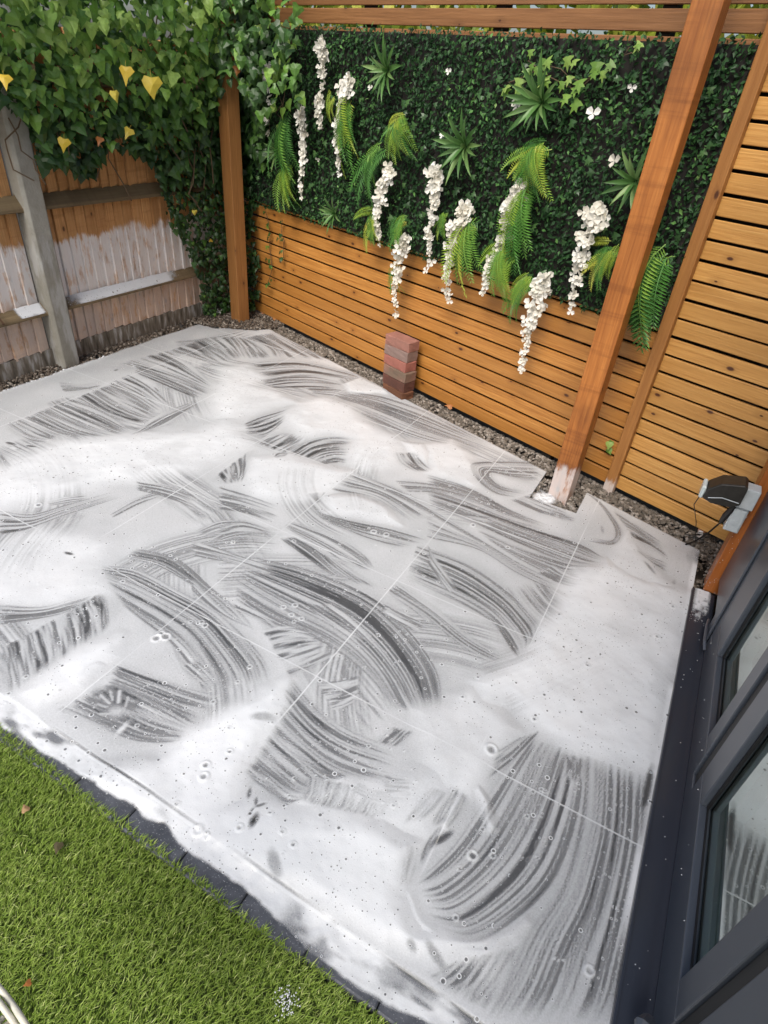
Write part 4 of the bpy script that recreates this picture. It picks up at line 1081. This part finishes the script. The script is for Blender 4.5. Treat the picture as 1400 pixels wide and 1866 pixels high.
fern('narrow fern dropping behind the raceme that hangs over the slats', 730, 480, 3, .22, -20, 0, ['fern', 'fernyellow'])
fern('small yellow fern between the middle racemes', 815, 388, 5, .15, -40, 20, ['fernyellow', 'fern'])
fern('large green fern hanging over the slats right of the middle raceme', 868, 405, 9, .37, -26, 14, ['fern', 'fern', 'fernyellow'])
fern('broad bright fern with yellow fronds in the upper right of the panel', 1000, 268, 12, .24, -75, 40, ['fern', 'fern', 'fernyellow', 'fernyellow'])
fern('long fern hanging right of the tilted raceme', 965, 350, 7, .33, -30, 22, ['fern', 'fern', 'fernyellow'])
fern('dense yellow green fern below the tilted raceme at the panel edge', 935, 460, 12, .24, -65, 30, ['fernyellow', 'fern'])
fern('pale fern drooping over the slats left of the lowest raceme', 970, 505, 7, .25, -40, -5, ['fern', 'fernyellow'])
fern('bright small fern tucked against the left side of the pergola post', 1125, 455, 8, .20, -70, 5, ['fern', 'fernyellow'], d=GD)
fern('dark green fern hanging in the gap between pergola post and batten', 1210, 470, 13, .44, -28, 14, ['ferndark', 'fern', 'ferndark'], d=FD-.06)
fern('tall dark fern at the left end of the green wall', 528, 215, 8, .38, -14, 10, ['ferndark', 'ferndark', 'fern'])
fern('yellow green fern ending at the panel bottom near the corner post', 530, 300, 7, .30, -16, 16, ['fernyellow', 'fern'])

# spiky rosettes
def bladed():
    b = MB(); n_ = 6
    for i in range(n_+1):
        t = i/n_; w = .078*math.sin(math.pi*(.10+.90*t)**.8)**.9 if i < n_ else .002; z = .22*t-.34*t*t
        b.add([(-w, t, z+.02), (0, t, z-.01), (w, t, z+.02)], [])
    for i in range(n_):
        k = i*3; b.f += [(k, k+1, k+4, k+3), (k+1, k+2, k+5, k+4)]
    return b.mesh('leaf', MAT['spike'], smooth=True)
BLD = bladed()
def rosette(label, x, y, L, n_, stretch=1.):
    c = onwall(x, y, GD); e = empty('spiky_plant', tuple(c)); tag(e, label, 'plant', 'spiky rosette plants on the green wall')
    for k in range(n_):
        a = k*2.399; out = .25+.9*(k/n_); 
        dn = nrm((FU*math.cos(a)+np.array([0, 0, 1])*math.sin(a)*stretch)*out-FN*.55); nv = nrm(-FN-dn*(-FN@dn))
        obj('leaf', BLD, e, frame(dn*.01, np.cross(dn, nv), dn, nv, L*rng.uniform(.75, 1.1)*(.8+.25*(k/n_))))
rosette('spiky green rosette at the top centre of the green wall', 708, 128, .17, 22, 1.3)
rosette('large star shaped spiky plant in the middle of the green wall', 850, 265, .19, 22)
rosette('spiky plant under the pale ivy spray in the upper right', 990, 185, .18, 22)
rosette('dark spiky plant near the lower left edge of the panel', 612, 388, .13, 18)
rosette('spiky plant half hidden at the left end of the panel', 508, 275, .12, 16)
rosette('spiky plant partly behind the left side of the pergola post', 1160, 330, .16, 16)

# wisteria racemes
def floret():
    b = MB()
    for a, s_, tilt in ((.45, 1., .2), (2.69, 1., .2), (-1.57, .80, .45)):
        ca, sa = math.cos(a), math.sin(a)
        loc = [(0, 0, 0), (.22, .25, .06), (.30, .55, .12), (0, .80, .0), (-.30, .55, .12), (-.22, .25, .06), (0, .45, -.06)]
        vs = []
        for px_, py_, pz_ in loc:
            px_, py_, pz_ = px_*s_*1.25, py_*s_, pz_*s_+py_*tilt*.6
            vs.append((py_*ca-px_*sa, py_*sa+px_*ca, pz_))
        b.add(vs, [(6, 0, 1), (6, 1, 2), (6, 2, 3), (6, 3, 4), (6, 4, 5), (6, 5, 0)])
    return b.mesh('floret', MAT['petal'])
FLO = [floret() for _ in range(2)]
def flo(e, c, p, s_):
    nv = nrm(-FN+np.array([0, 0, .25])+rng.normal(0, .42, 3)); tv = nrm(np.array([rng.normal(0, .8), 0, 1.])); tv = nrm(tv-nv*(tv@nv))
    return obj('floret', FLO[rng.integers(2)], e, frame(p-c, np.cross(tv, nv), tv, nv, s_))
def raceme(label, path, n_, w0=.040, gap=None, d=GD-.035):
    P = [onwall(x, y, d) for x, y in path]; c = P[0]
    e = empty('wisteria_raceme', tuple(c)); tag(e, label, 'flower', 'white wisteria racemes on the green wall')
    Q = catmull(np.array(P), 60); b = MB(); b.tube([q-c+FN*.01 for q in Q[::6]], .0022, 5); b.build('stem', MAT['stem'], e)
    n_ = int(n_*1.9) if n_ > 6 else n_; w0 *= 1.12
    for k in range(n_):
        t = (k/n_)**1.55 if n_ > 8 else k/max(1, n_-1)
        w = w0*(1-t)**.8*min(1, .45+t*5)
        p = Q[min(59, int(t*59))]+FU*rng.normal(0, w*.62)+np.array([0, 0, rng.normal(0, .012)])-FN*abs(rng.normal(0, w*.5))
        flo(e, c, p, rng.uniform(.036, .050)*(1-.35*t))
    return e
raceme('upper left raceme of cream flowers, topmost on the green wall', [(588,82),(590,115),(588,165)], 26, .04)
raceme('thin raceme hanging just below the topmost cream raceme', [(584,178),(582,205),(586,245)], 11, .022)
raceme('long raceme hanging beside the narrow fern at upper left', [(636,146),(625,200),(616,255),(620,322)], 36, .04)
raceme('slender raceme at the left end with a long single flower tail', [(552,205),(555,265),(551,320),(550,370)], 30, .028)
raceme('small raceme half hidden in ivy beside the corner post', [(490,125),(489,150),(492,185)], 12, .03)
raceme('tiny flower tip below the raceme hidden in ivy', [(488,214),(490,245)], 5, .01)
raceme('lower left raceme hanging in front of a drooping fern', [(712,308),(695,365),(688,410),(693,446)], 34, .04)
raceme('lower left raceme hanging down over the slats above the bricks', [(740,432),(731,480),(721,520),(722,582)], 30, .036)
raceme('raceme in the centre below the star shaped spiky plant', [(798,310),(796,365),(784,420),(784,462)], 34, .040)
raceme('few loose flowers at the panel edge below the central raceme', [(788,476),(776,492)], 3, .008)
raceme('full raceme right of centre with its tail over the slats', [(852,378),(832,430),(816,490),(820,555)], 40, .052)
raceme('long tilted raceme right of centre over a yellow fern', [(952,342),(928,410),(896,480),(878,540)], 40, .044)
raceme('lowest raceme reaching far down over the slats', [(994,506),(978,570),(962,620),(950,684)], 40, .044)
raceme('raceme nearest the pergola post on its left', [(1090,382),(1075,430),(1055,500),(1042,562)], 38, .046)
for k, (x, y, lb) in enumerate([(1081,207,'single white flower right of the pale ivy spray'), (1120,293,'single white flower beside the pergola post, lowest of the loose ones'), (942,192,'single white flower left of the upper right spiky plant'),
    (1152,160,'small white flower high up beside the pergola post'), (818,130,'tiny white flower high in the middle of the green wall'), (675,160,'tiny white flower left of the topmost spiky rosette'),
    (806,247,'small white flower left of the star shaped spiky plant'), (580,290,'tiny white flower below the thin upper raceme')]):
    nv = nrm(-FN+np.array([0, 0, .2])+rng.normal(0, .2, 3)); tv = nrm(np.array([0, 0, 1.])-nv*nv[2])
    o = obj('flower', FLO[k % 2], None, frame(onwall(x, y, GD-.01), np.cross(tv, nv), tv, nv, .045 if k < 3 else .026)); tag(o, lb, 'flower', 'single flowers on the green wall')

# ------------------------------------------------------------------ brick stack
BC = [((.15, .06, .028), (.07, .03, .015), .5, 'bottom brick of the stack, dark brown and half in the gravel'), ((.12, .045, .03), (.05, .022, .015), .5, 'dark red brick second from the bottom of the stack'),
      ((.24, .13, .095), (.13, .10, .07), .8, 'brown mottled brick third from the bottom of the stack'), ((.34, .125, .095), (.22, .095, .07), .3, 'smooth pink brick third from the top of the stack'),
      ((.25, .165, .14), (.20, .14, .12), .6, 'grey mauve brick second from the top of the stack'), ((.32, .145, .11), (.22, .115, .09), .4, 'pale pink brick on top of the stack by the slats')]
z = -.022
for k, (c, dc, da, lb) in enumerate(BC):
    bm = bmesh.new(); bmesh.ops.create_cube(bm, size=1); bmesh.ops.scale(bm, vec=(.215, .1025, .065), verts=bm.verts[:])
    bmesh.ops.subdivide_edges(bm, edges=bm.edges[:], cuts=3, use_grid_fill=True)
    for v in bm.verts: v.co += Vector(rng.normal(0, .0011, 3))
    me = bpy.data.meshes.new('brick'); bm.to_mesh(me); bm.free(); me.materials.append(brick_mat('brick_%d' % k, c, dc, da))
    o = obj('brick', me); md = o.modifiers.new('soften', 'BEVEL'); md.width = .003; md.segments = 1; md.limit_method = 'ANGLE'
    ang = math.radians([-25, -20, -19, -20, -17, -16][k]); ctr = np.array([-1.652, 3.478]) + rng.normal(0, .0035, 2) + np.array([-.004, .005])*k
    o.location = (ctr[0], ctr[1], z+.0325); o.rotation_euler = (rng.normal(0, .006), rng.normal(0, .006), ang); z += .0668
    tag(o, lb, 'brick', 'bricks stacked by the fence')

# ------------------------------------------------------------------ glazed doors on the right
house = empty('glazed_doors', (.447, 1.4, 0)); tag(house, 'anthracite framed glazed doors along the right edge of the patio', 'door')
HX = .447
def hb(name, x0, x1, y0, y1, z0, z1, mt='anth', bev=.004, parent=house):
    t = MB(); t.box(x0-HX, x1-HX, y0-1.4, y1-1.4, z0, z1); return t.build(name, MAT[mt], parent, bevel=bev, bseg=2)
hb('sill', .366, .462, -.6, 2.455, -.05, .022, 'sill', .004)
hb('sill_nose', .3665, .374, -.6, 2.455, .0225, .027, 'sill', .001)
hb('base_frame', .447, .52, -.6, 2.10, .0225, .098, 'anth', .006)
hb('jamb', .447, .52, 2.032, 2.50, .0985, 2.2, 'anth', .006)
hb('jamb_strip', .438, .4468, 2.10, 2.17, .0225, 2.2, 'anth', .004)
hb('header', .447, .52, -.6, 2.50, 2.2005, 2.32, 'anth', .006)
def leaf(y0, y1, sl, sr):
    t = MB(); X0, X1 = .4435-HX, .4765-HX; Y0, Y1 = y0-1.4, y1-1.4
    for bx_ in ((Y0, Y1, .1005, .196), (Y0, Y1, 2.10, 2.198), (Y0, Y0+sl, .1963, 2.0997), (Y1-sr, Y1, .1963, 2.0997)):
        t.box(X0, X1, *bx_)
    lf = t.build('door_leaf', MAT['anth'], house, bevel=.004, bseg=2)
    hb('gasket', .462, .4665, y0+sl+.001, y1-sr-.001, .1965, .200, 'gasket', 0, lf)
    hb('gasket', .459, .4665, y0+sl+.001, y0+sl+.008, .2045, 2.0995, 'gasket', 0, lf); hb('gasket', .459, .4665, y1-sr-.008, y1-sr-.001, .2045, 2.0995, 'gasket', 0, lf)
    t = MB(); t.box(.470-HX, .474-HX, y0+sl-.004-1.4, y1-sr+.004-1.4, .19, 2.105); gp_ = t.build('glass_pane', MAT['glass'], lf); gp_.data.materials.append(MAT['clearglass'])
    for f_ in gp_.data.polygons: f_.material_index = 0 if f_.normal.x < -.5 else 1      # coated outer face, plain inner faces
    t = MB()
    t.box(.478-HX, .516-HX, y0+sl-.003-1.4, y1-sr+.003-1.4, .150, .305); t.box(.478-HX, .516-HX, y1-sr-.085-1.4, y1-sr+.003-1.4, .3055, 2.1)
    t.build('inner_frame', MAT['white'], lf)
leaf(1.412, 2.030, .074, .17)
hb('mullion_gap', .452, .515, 1.354, 1.410, .0985, 2.199, 'gasket', .002)
leaf(.704, 1.352, .082, .112)
hb('mullion_gap', .452, .515, .662, .702, .0985, 2.199, 'gasket', .002)
leaf(-.04, .660, .11, .11)
t = MB(); t.tube([(-.03, .69-1.4+.02, .115), (-.045, .69-1.4, .135), (-.045, .69-1.4-.06, .125)], [.016, .018, .006], 8); t.build('drop_bolt', MAT['anth'], house)
t = MB(); t.tube([(-.008, 2.22-1.4, .06), (-.016, 2.16-1.4, .075), (-.016, 2.06-1.4, .075), (-.008, 2.03-1.4, .06)], .006, 8); t.build('drain_cover', MAT['anth'], house)
# wall and room behind the glass
hw = empty('house', (1.5, 1.0, 0)); tag(hw, 'rendered house wall with the room behind the glazed doors', 'house')
def rb(name, x0, x1, y0, y1, z0, z1, mt):
    t = MB(); t.box(x0-1.5, x1-1.5, y0-1, y1-1, z0, z1); t.build(name, MAT[mt], hw)
rb('floor', .5215, 3.5, -1.2, 2.56, -.05, .02, 'plaster'); rb('back_wall', 3.5, 3.6, -1.2, 2.56, -.05, 2.6, 'plaster')
rb('side_wall', .53, 3.5, 2.56, 2.66, -.09, 2.9, 'render'); rb('side_wall', .53, 3.5, -1.3, -1.2, -.09, 2.9, 'render')
rb('ceiling', .53, 3.5, -1.2, 2.56, 2.5, 2.6, 'plaster'); rb('front_wall', .45, .525, -1.3, 2.66, 2.3205, 2.9, 'render'); rb('front_wall', .45, .525, -1.3, -.601, -.09, 2.32, 'render')
rb('side_reveal', .524, .60, 2.502, 2.56, -.05, 2.32, 'render')
# foam slopped on the sill end
b = MB(); nyy, nxx = 60, 24; cov = []
for i in range(nyy+1):
    for j in range(nxx+1):
        y = 2.456-.24*i/nyy; xx_ = .377+.068*j/nxx
        nz_ = float(fbm(np.array(xx_*70), np.array(y*45), 6))
        e_ = max(0, min(1, 4*min(j, nxx-j)/nxx+.2))*max(0, min(1, (1-i/nyy)*2.4-1.7*nz_+.5*(1-j/nxx)+.1))
        cov.append(e_*.92); b.add([(xx_, y, .0226+.004*e_*(.6+.8*nz_))], [])
for i in range(nyy):
    for j in range(nxx): k = i*(nxx+1)+j; b.f.append((k, k+nxx+1, k+nxx+2, k+1))
me_ = b.mesh('sill_foam', MAT['foam'], smooth=True); at = me_.attributes.new('cover', 'FLOAT', 'POINT'); at.data.foreach_set('value', np.array(cov, np.float32))
tag(obj('sill_foam', me_), 'patch of foam on the end of the dark door sill by the orange post', 'foam')
# splashes of foam on the doors and orange post
b = MB()
for k in range(90):
    if k < 50: p = np.array([.4075, rng.uniform(2.463, 2.54), .03+.5*rng.random()**1.6]) if k < 15 else np.array([rng.uniform(.41, .478), 2.4612, .03+.45*rng.random()**1.5])
    elif k < 75: p = np.array([rng.uniform(.376, .44), rng.uniform(.6, 2.4), .0225])
    else: p = np.array([.4428, rng.uniform(.9, 2.2), .11+.08*rng.random()])
    b.add(ICOV*rng.uniform(.0006, .0017)+p, ICOF, 0)
tag(b.build('foam_specks', MAT['foamsolid']), 'tiny white foam specks spattered on the door frame and orange post', 'foam', kind='stuff')

# ------------------------------------------------------------------ floodlight and its box on the orange post
fl = empty('floodlight', (.393, 2.455, .372)); FLC = np.array([.393, 2.455, .372]); tag(fl, 'black floodlight with grey junction box on the orange post', 'light')
def fb(name, mt, fn, bev=.004, par=None):
    t = MB(); fn(t); return t.build(name, MAT[mt], par or fl, bevel=bev, bseg=2)
jb = fb('junction_box', 'greybox', lambda t: t.box(-.034, .022, -.050, .006, .0, .115))
fb('cover_plate', 'greybox', lambda t: t.box(-.028, .016, -.0565, -.051, .006, .108), .002, jb)
t = MB(); t.tube([(-.006, -.0565, .05), (-.006, -.0605, .05)], .010, 14); t.build('cap', MAT['greybox'], jb)
fb('back_box', 'greybox', lambda t: t.box(-.040, .028, -.062, .002, .118, .205))
# hooded head pointing left
hd = MB()
prof = [(-.155, .125), (-.150, .165), (-.11, .205), (-.035, .225), (-.022, .215), (-.022, .140), (-.05, .118), (-.12, .112)]
n8 = len(prof); hd.add([(x_, -.085, z_) for x_, z_ in prof]+[(x_, .005, z_) for x_, z_ in prof], [tuple(range(n8)), tuple(range(n8, 2*n8))[::-1]]+[((i+1) % n8, i, n8+i, n8+(i+1) % n8) for i in range(n8)])
head = hd.build('lamp_head', MAT['black'], fl, bevel=.005, bseg=2)
t = MB(); t.box(-.168, -.152, -.078, -.002, .118, .170); t.build('lens', MAT['clear'], head, bevel=.004)
t = MB(); t.tube([(-.135, -.089, .135), (-.09, -.089, .152), (-.03, -.089, .15)], .002, 5); t.build('trim', MAT['greybox'], head)
t = MB(); t.tube([(-.03, -.04, .115), (-.045, -.045, .06), (-.05, -.05, .03)], [.012, .013, .009], 8); t.build('gland', MAT['cable'], fl)
t = MB(); t.tube([(-.158, -.04, .12), (-.160, .02, .03), tuple(gnd(1269, 950, .10)-FLC), tuple(gnd(1268, 985, .005)-FLC)], .0020, 6); t.build('cable', MAT['cable'], fl)
t = MB(); t.tube([(-.05, -.05, .03), tuple(gnd(1310, 955, .20)-FLC), tuple(gnd(1290, 972, .09)-FLC), tuple(gnd(1268, 986, .01)-FLC), tuple(gnd(1250, 992, .008)-FLC)], .0042, 6); t.build('cable', MAT['cable'], fl)
# debris where the gravel meets the orange post
tw = empty('twigs', tuple(gnd(1275, 985))); tag(tw, 'tangle of dark twigs and cable on the gravel below the floodlight', 'twigs')
for k in range(9):
    t = MB(); a = rng.uniform(-.6, .9); q = np.array([rng.uniform(-.05, .05), rng.uniform(-.03, .05), .012+.01*rng.random()]); L = rng.uniform(.05, .11); v = np.array([math.cos(a), math.sin(a)*.6, rng.uniform(-.06, .15)])*L
    t.tube([q-v*.5, q+np.array([0, 0, .008]), q+v*.5], .0028, 5); t.build('twig', MAT['cable'], tw)
def dryleaf(label, p, s_, mk, nv, group=None, tv=None):
    nv = nrm(nv); tv = nrm(np.array(tv if tv is not None else rng.normal(0, 1, 3))); tv = nrm(tv-nv*(tv@nv))
    b = MB(); b.add([(q[0]*.9, q[1]-.4, q[2]*3+.25*q[0]**2) for q in HEART[0]], HEART[1]); me_ = b.mesh('fallen_leaf', MAT[mk])
    o = obj('fallen_leaf', me_, None, frame(p, np.cross(tv, nv), tv, nv, s_)); return tag(o, label, 'leaf', group)
gl_ = 'fallen leaves'
dryleaf('dry red brown leaf standing among the twigs below the floodlight', gnd(1283, 968)+np.array([0, 0, .028]), .085, 'dry', (-.3, -1, .6), gl_, (1, 0, .5))
dryleaf('tan fallen leaf on the grass near the left edge', gnd(46, 1475)+np.array([0, 0, .006]), .026, 'drytan', (.2, -.2, 1), gl_)
dryleaf('dark brown fallen leaf on the middle of the grass', gnd(106, 1548)+np.array([0, 0, .010]), .030, 'stem', (.2, -.3, 1), gl_)
dryleaf('tiny orange leaf scrap on the grass by the wicker chair', gnd(52, 1796)+np.array([0, 0, .012]), .018, 'orangeleaf', (.2, -.2, 1), gl_)
for k, (x, y, mk, lb) in enumerate([(372,556,'dry','curled brown leaf on the soil left of the corner post'), (390,546,'orangeleaf','orange leaf on the soil beside the fallen white flower'), (408,556,'yellow','small yellow leaf at the left foot of the corner post'), (478,572,'dry','brown leaf at the right foot of the corner post'), (500,583,'orangeleaf','reddish leaf below the slats in the corner'), (818,744,'dry','dark leaf on the gravel right of the bricks'), (795,720,'stem','dark leaf against the slats behind the brick stack')]):
    dryleaf(lb, gnd(x, y)+np.array([0, 0, .02]), .055, mk, (.2, -.4, 1), gl_)
o = obj('fallen_flower', FLO[0], None, frame(gnd(398, 574)+np.array([0, 0, .02]), np.array([1., 0, 0]), nrm([0, .8, .5]), nrm([0, -.5, .8]), .055)); tag(o, 'fallen white flower on the soil left of the corner post', 'flower')
we = empty('green_weed', tuple(gnd(1298, 962))); tag(we, 'small bright green weed at the foot of the orange post', 'weed')
b = MB(); b.add(HEART[0], HEART[1]); wm = b.mesh('leaf', MAT['ivylight'])
for k in range(5):
    nv = nrm([rng.normal(0, .5), -.6, 1]); tv = nrm(rng.normal(0, 1, 3)); tv = nrm(tv-nv*(tv@nv)); obj('leaf', wm, we, frame(np.array([rng.normal(0, .012), rng.normal(0, .012), .02+.01*k]), np.cross(tv, nv), tv, nv, .032))
# froth clinging to the grass
b = MB(); c_ = gnd(522, 1826)
for k in range(120):
    p = c_+np.array([rng.normal(0, .014), rng.normal(0, .014), -.004+.012*rng.random()]); b.add(ICOV*rng.uniform(.0008, .0022)+p, ICOF)
tag(b.build('froth', MAT['foamsolid'], smooth=True), 'little clump of froth sitting on the grass near the bottom edge', 'foam', kind='stuff')
# foam clumps on the gravel round the pergola post foot
V, fcs, cov = [], [], []; nxx, nyy = 60, 50
for i in range(nyy+1):
    for j in range(nxx+1):
        x_, y_ = NX0+.003+(NX1-NX0-.03)*j/nxx, NY+.002+.21*i/nyy
        nz_ = float(fbm(np.array(x_*42), np.array(y_*42), 5)); big = float(fbm(np.array(x_*13), np.array(y_*13), 9))
        near = math.exp(-((x_+.40)/.075)**2-((y_-2.80)/.07)**2)
        V.append((x_, y_, -.010+.020*nz_*near+.004)); cov.append(max(0, min(.92, 2.6*(near*.9+.25*big-.42)+1.5*(nz_-.5))))
for i in range(nyy):
    for j in range(nxx): k = i*(nxx+1)+j; fcs.append((k, k+1, k+nxx+2, k+nxx+1))
cover_mesh('post_foam', V, fcs, cov, 'lumpy foam on the gravel round the pergola post foot')
b = MB()
for k in range(330):
    y = rng.uniform(1.6, 2.7); p = np.array([-3.545+rng.normal(0, .014), y, -.006+.004*rng.random()]); b.add(ICOV*np.array([1.6, 1.6, .45])*rng.uniform(.003, .008)+p, ICOF)
tag(b.build('edge_foam', MAT['foamsolid'], smooth=True), 'white froth on the chippings below the concrete post', 'foam', kind='stuff')

# ------------------------------------------------------------------ wicker chair, only its arm corner reaches into the picture
ch = empty('wicker_chair', (-.86, -.30, -.02)); tag(ch, 'cream wicker armchair whose arm just shows at the bottom left corner', 'chair')
CC = np.array(ch.location)
def armpath(side):
    pts = []
    for k in range(15):
        t = k/14; pts.append((.30*side+.0*t, -.28+.60*t - .0*t, .66-.05*t*t))
    return pts
def place(p): return np.array(p)
A_, B_ = gnd(-30, 1752, .62)-CC, gnd(66, 1874, .62)-CC     # outer edge of the arm
dirv = nrm(B_-A_); side = nrm(np.cross(dirv, [0, 0, 1.])); side = side if side[0] > 0 else -side
def armpt(t, s_, dz=0.):                                         # t along the edge, s_ inwards
    bend = -.030*(t-.5)**2*4
    p = A_+(B_-A_)*(t*4-1.5); return p - side*(s_-bend*.0) + np.array([0, 0, dz]) - side*.05*(t-.5)**2*4
for s_, r_, nm in ((.004, .0042, 'arm_edge'), (.013, .0042, 'arm_edge'), (.030, .006, 'arm_strand'), (.046, .005, 'arm_strand'), (.060, .005, 'arm_strand'), (.075, .005, 'arm_strand')):
    t = MB(); t.tube([armpt(k/40, s_, .004*math.sin(k*1.1+s_*300)) for k in range(41)], r_, 7); t.build(nm, MAT['rattan'], ch, smooth=True)
for k in range(46):
    t = MB(); f = k/45; t.tube([armpt(f, .018, -.004), armpt(f, .036, .008 if k % 2 else -.006), armpt(f, .055, -.004 if k % 2 else .008), armpt(f, .078, -.004)], .0042, 6); t.build('weave', MAT['rattan'], ch, smooth=True)
t = MB(); pl = [armpt(0, .006, -.01), armpt(1, .006, -.01), armpt(1, .080, -.01), armpt(0, .080, -.01)]; lo_ = [(p[0], p[1], .56) for p in pl]
t.add(pl+[np.array(q) for q in lo_], [(0,1,2,3),(7,6,5,4),(0,4,5,1),(1,5,6,2),(2,6,7,3),(3,7,4,0)]); t.build('arm_panel', MAT['rattan'], ch)
t = MB(); t.box(-.55, -.02, -.75, -.25, .30, .38); t.build('seat', MAT['rattan'], ch, bevel=.03, bseg=3)
t = MB(); t.box(-.55, -.02, -.82, -.76, .25, .80); t.build('backrest', MAT['rattan'], ch, bevel=.03, bseg=3)
for x_, y_ in ((-.52, -.72), (-.05, -.72), (-.52, -.29), (-.05, -.29)):
    t = MB(); t.tube([(x_, y_, .0), (x_, y_, .305)], .018, 8); t.build('leg', MAT['rattan'], ch)
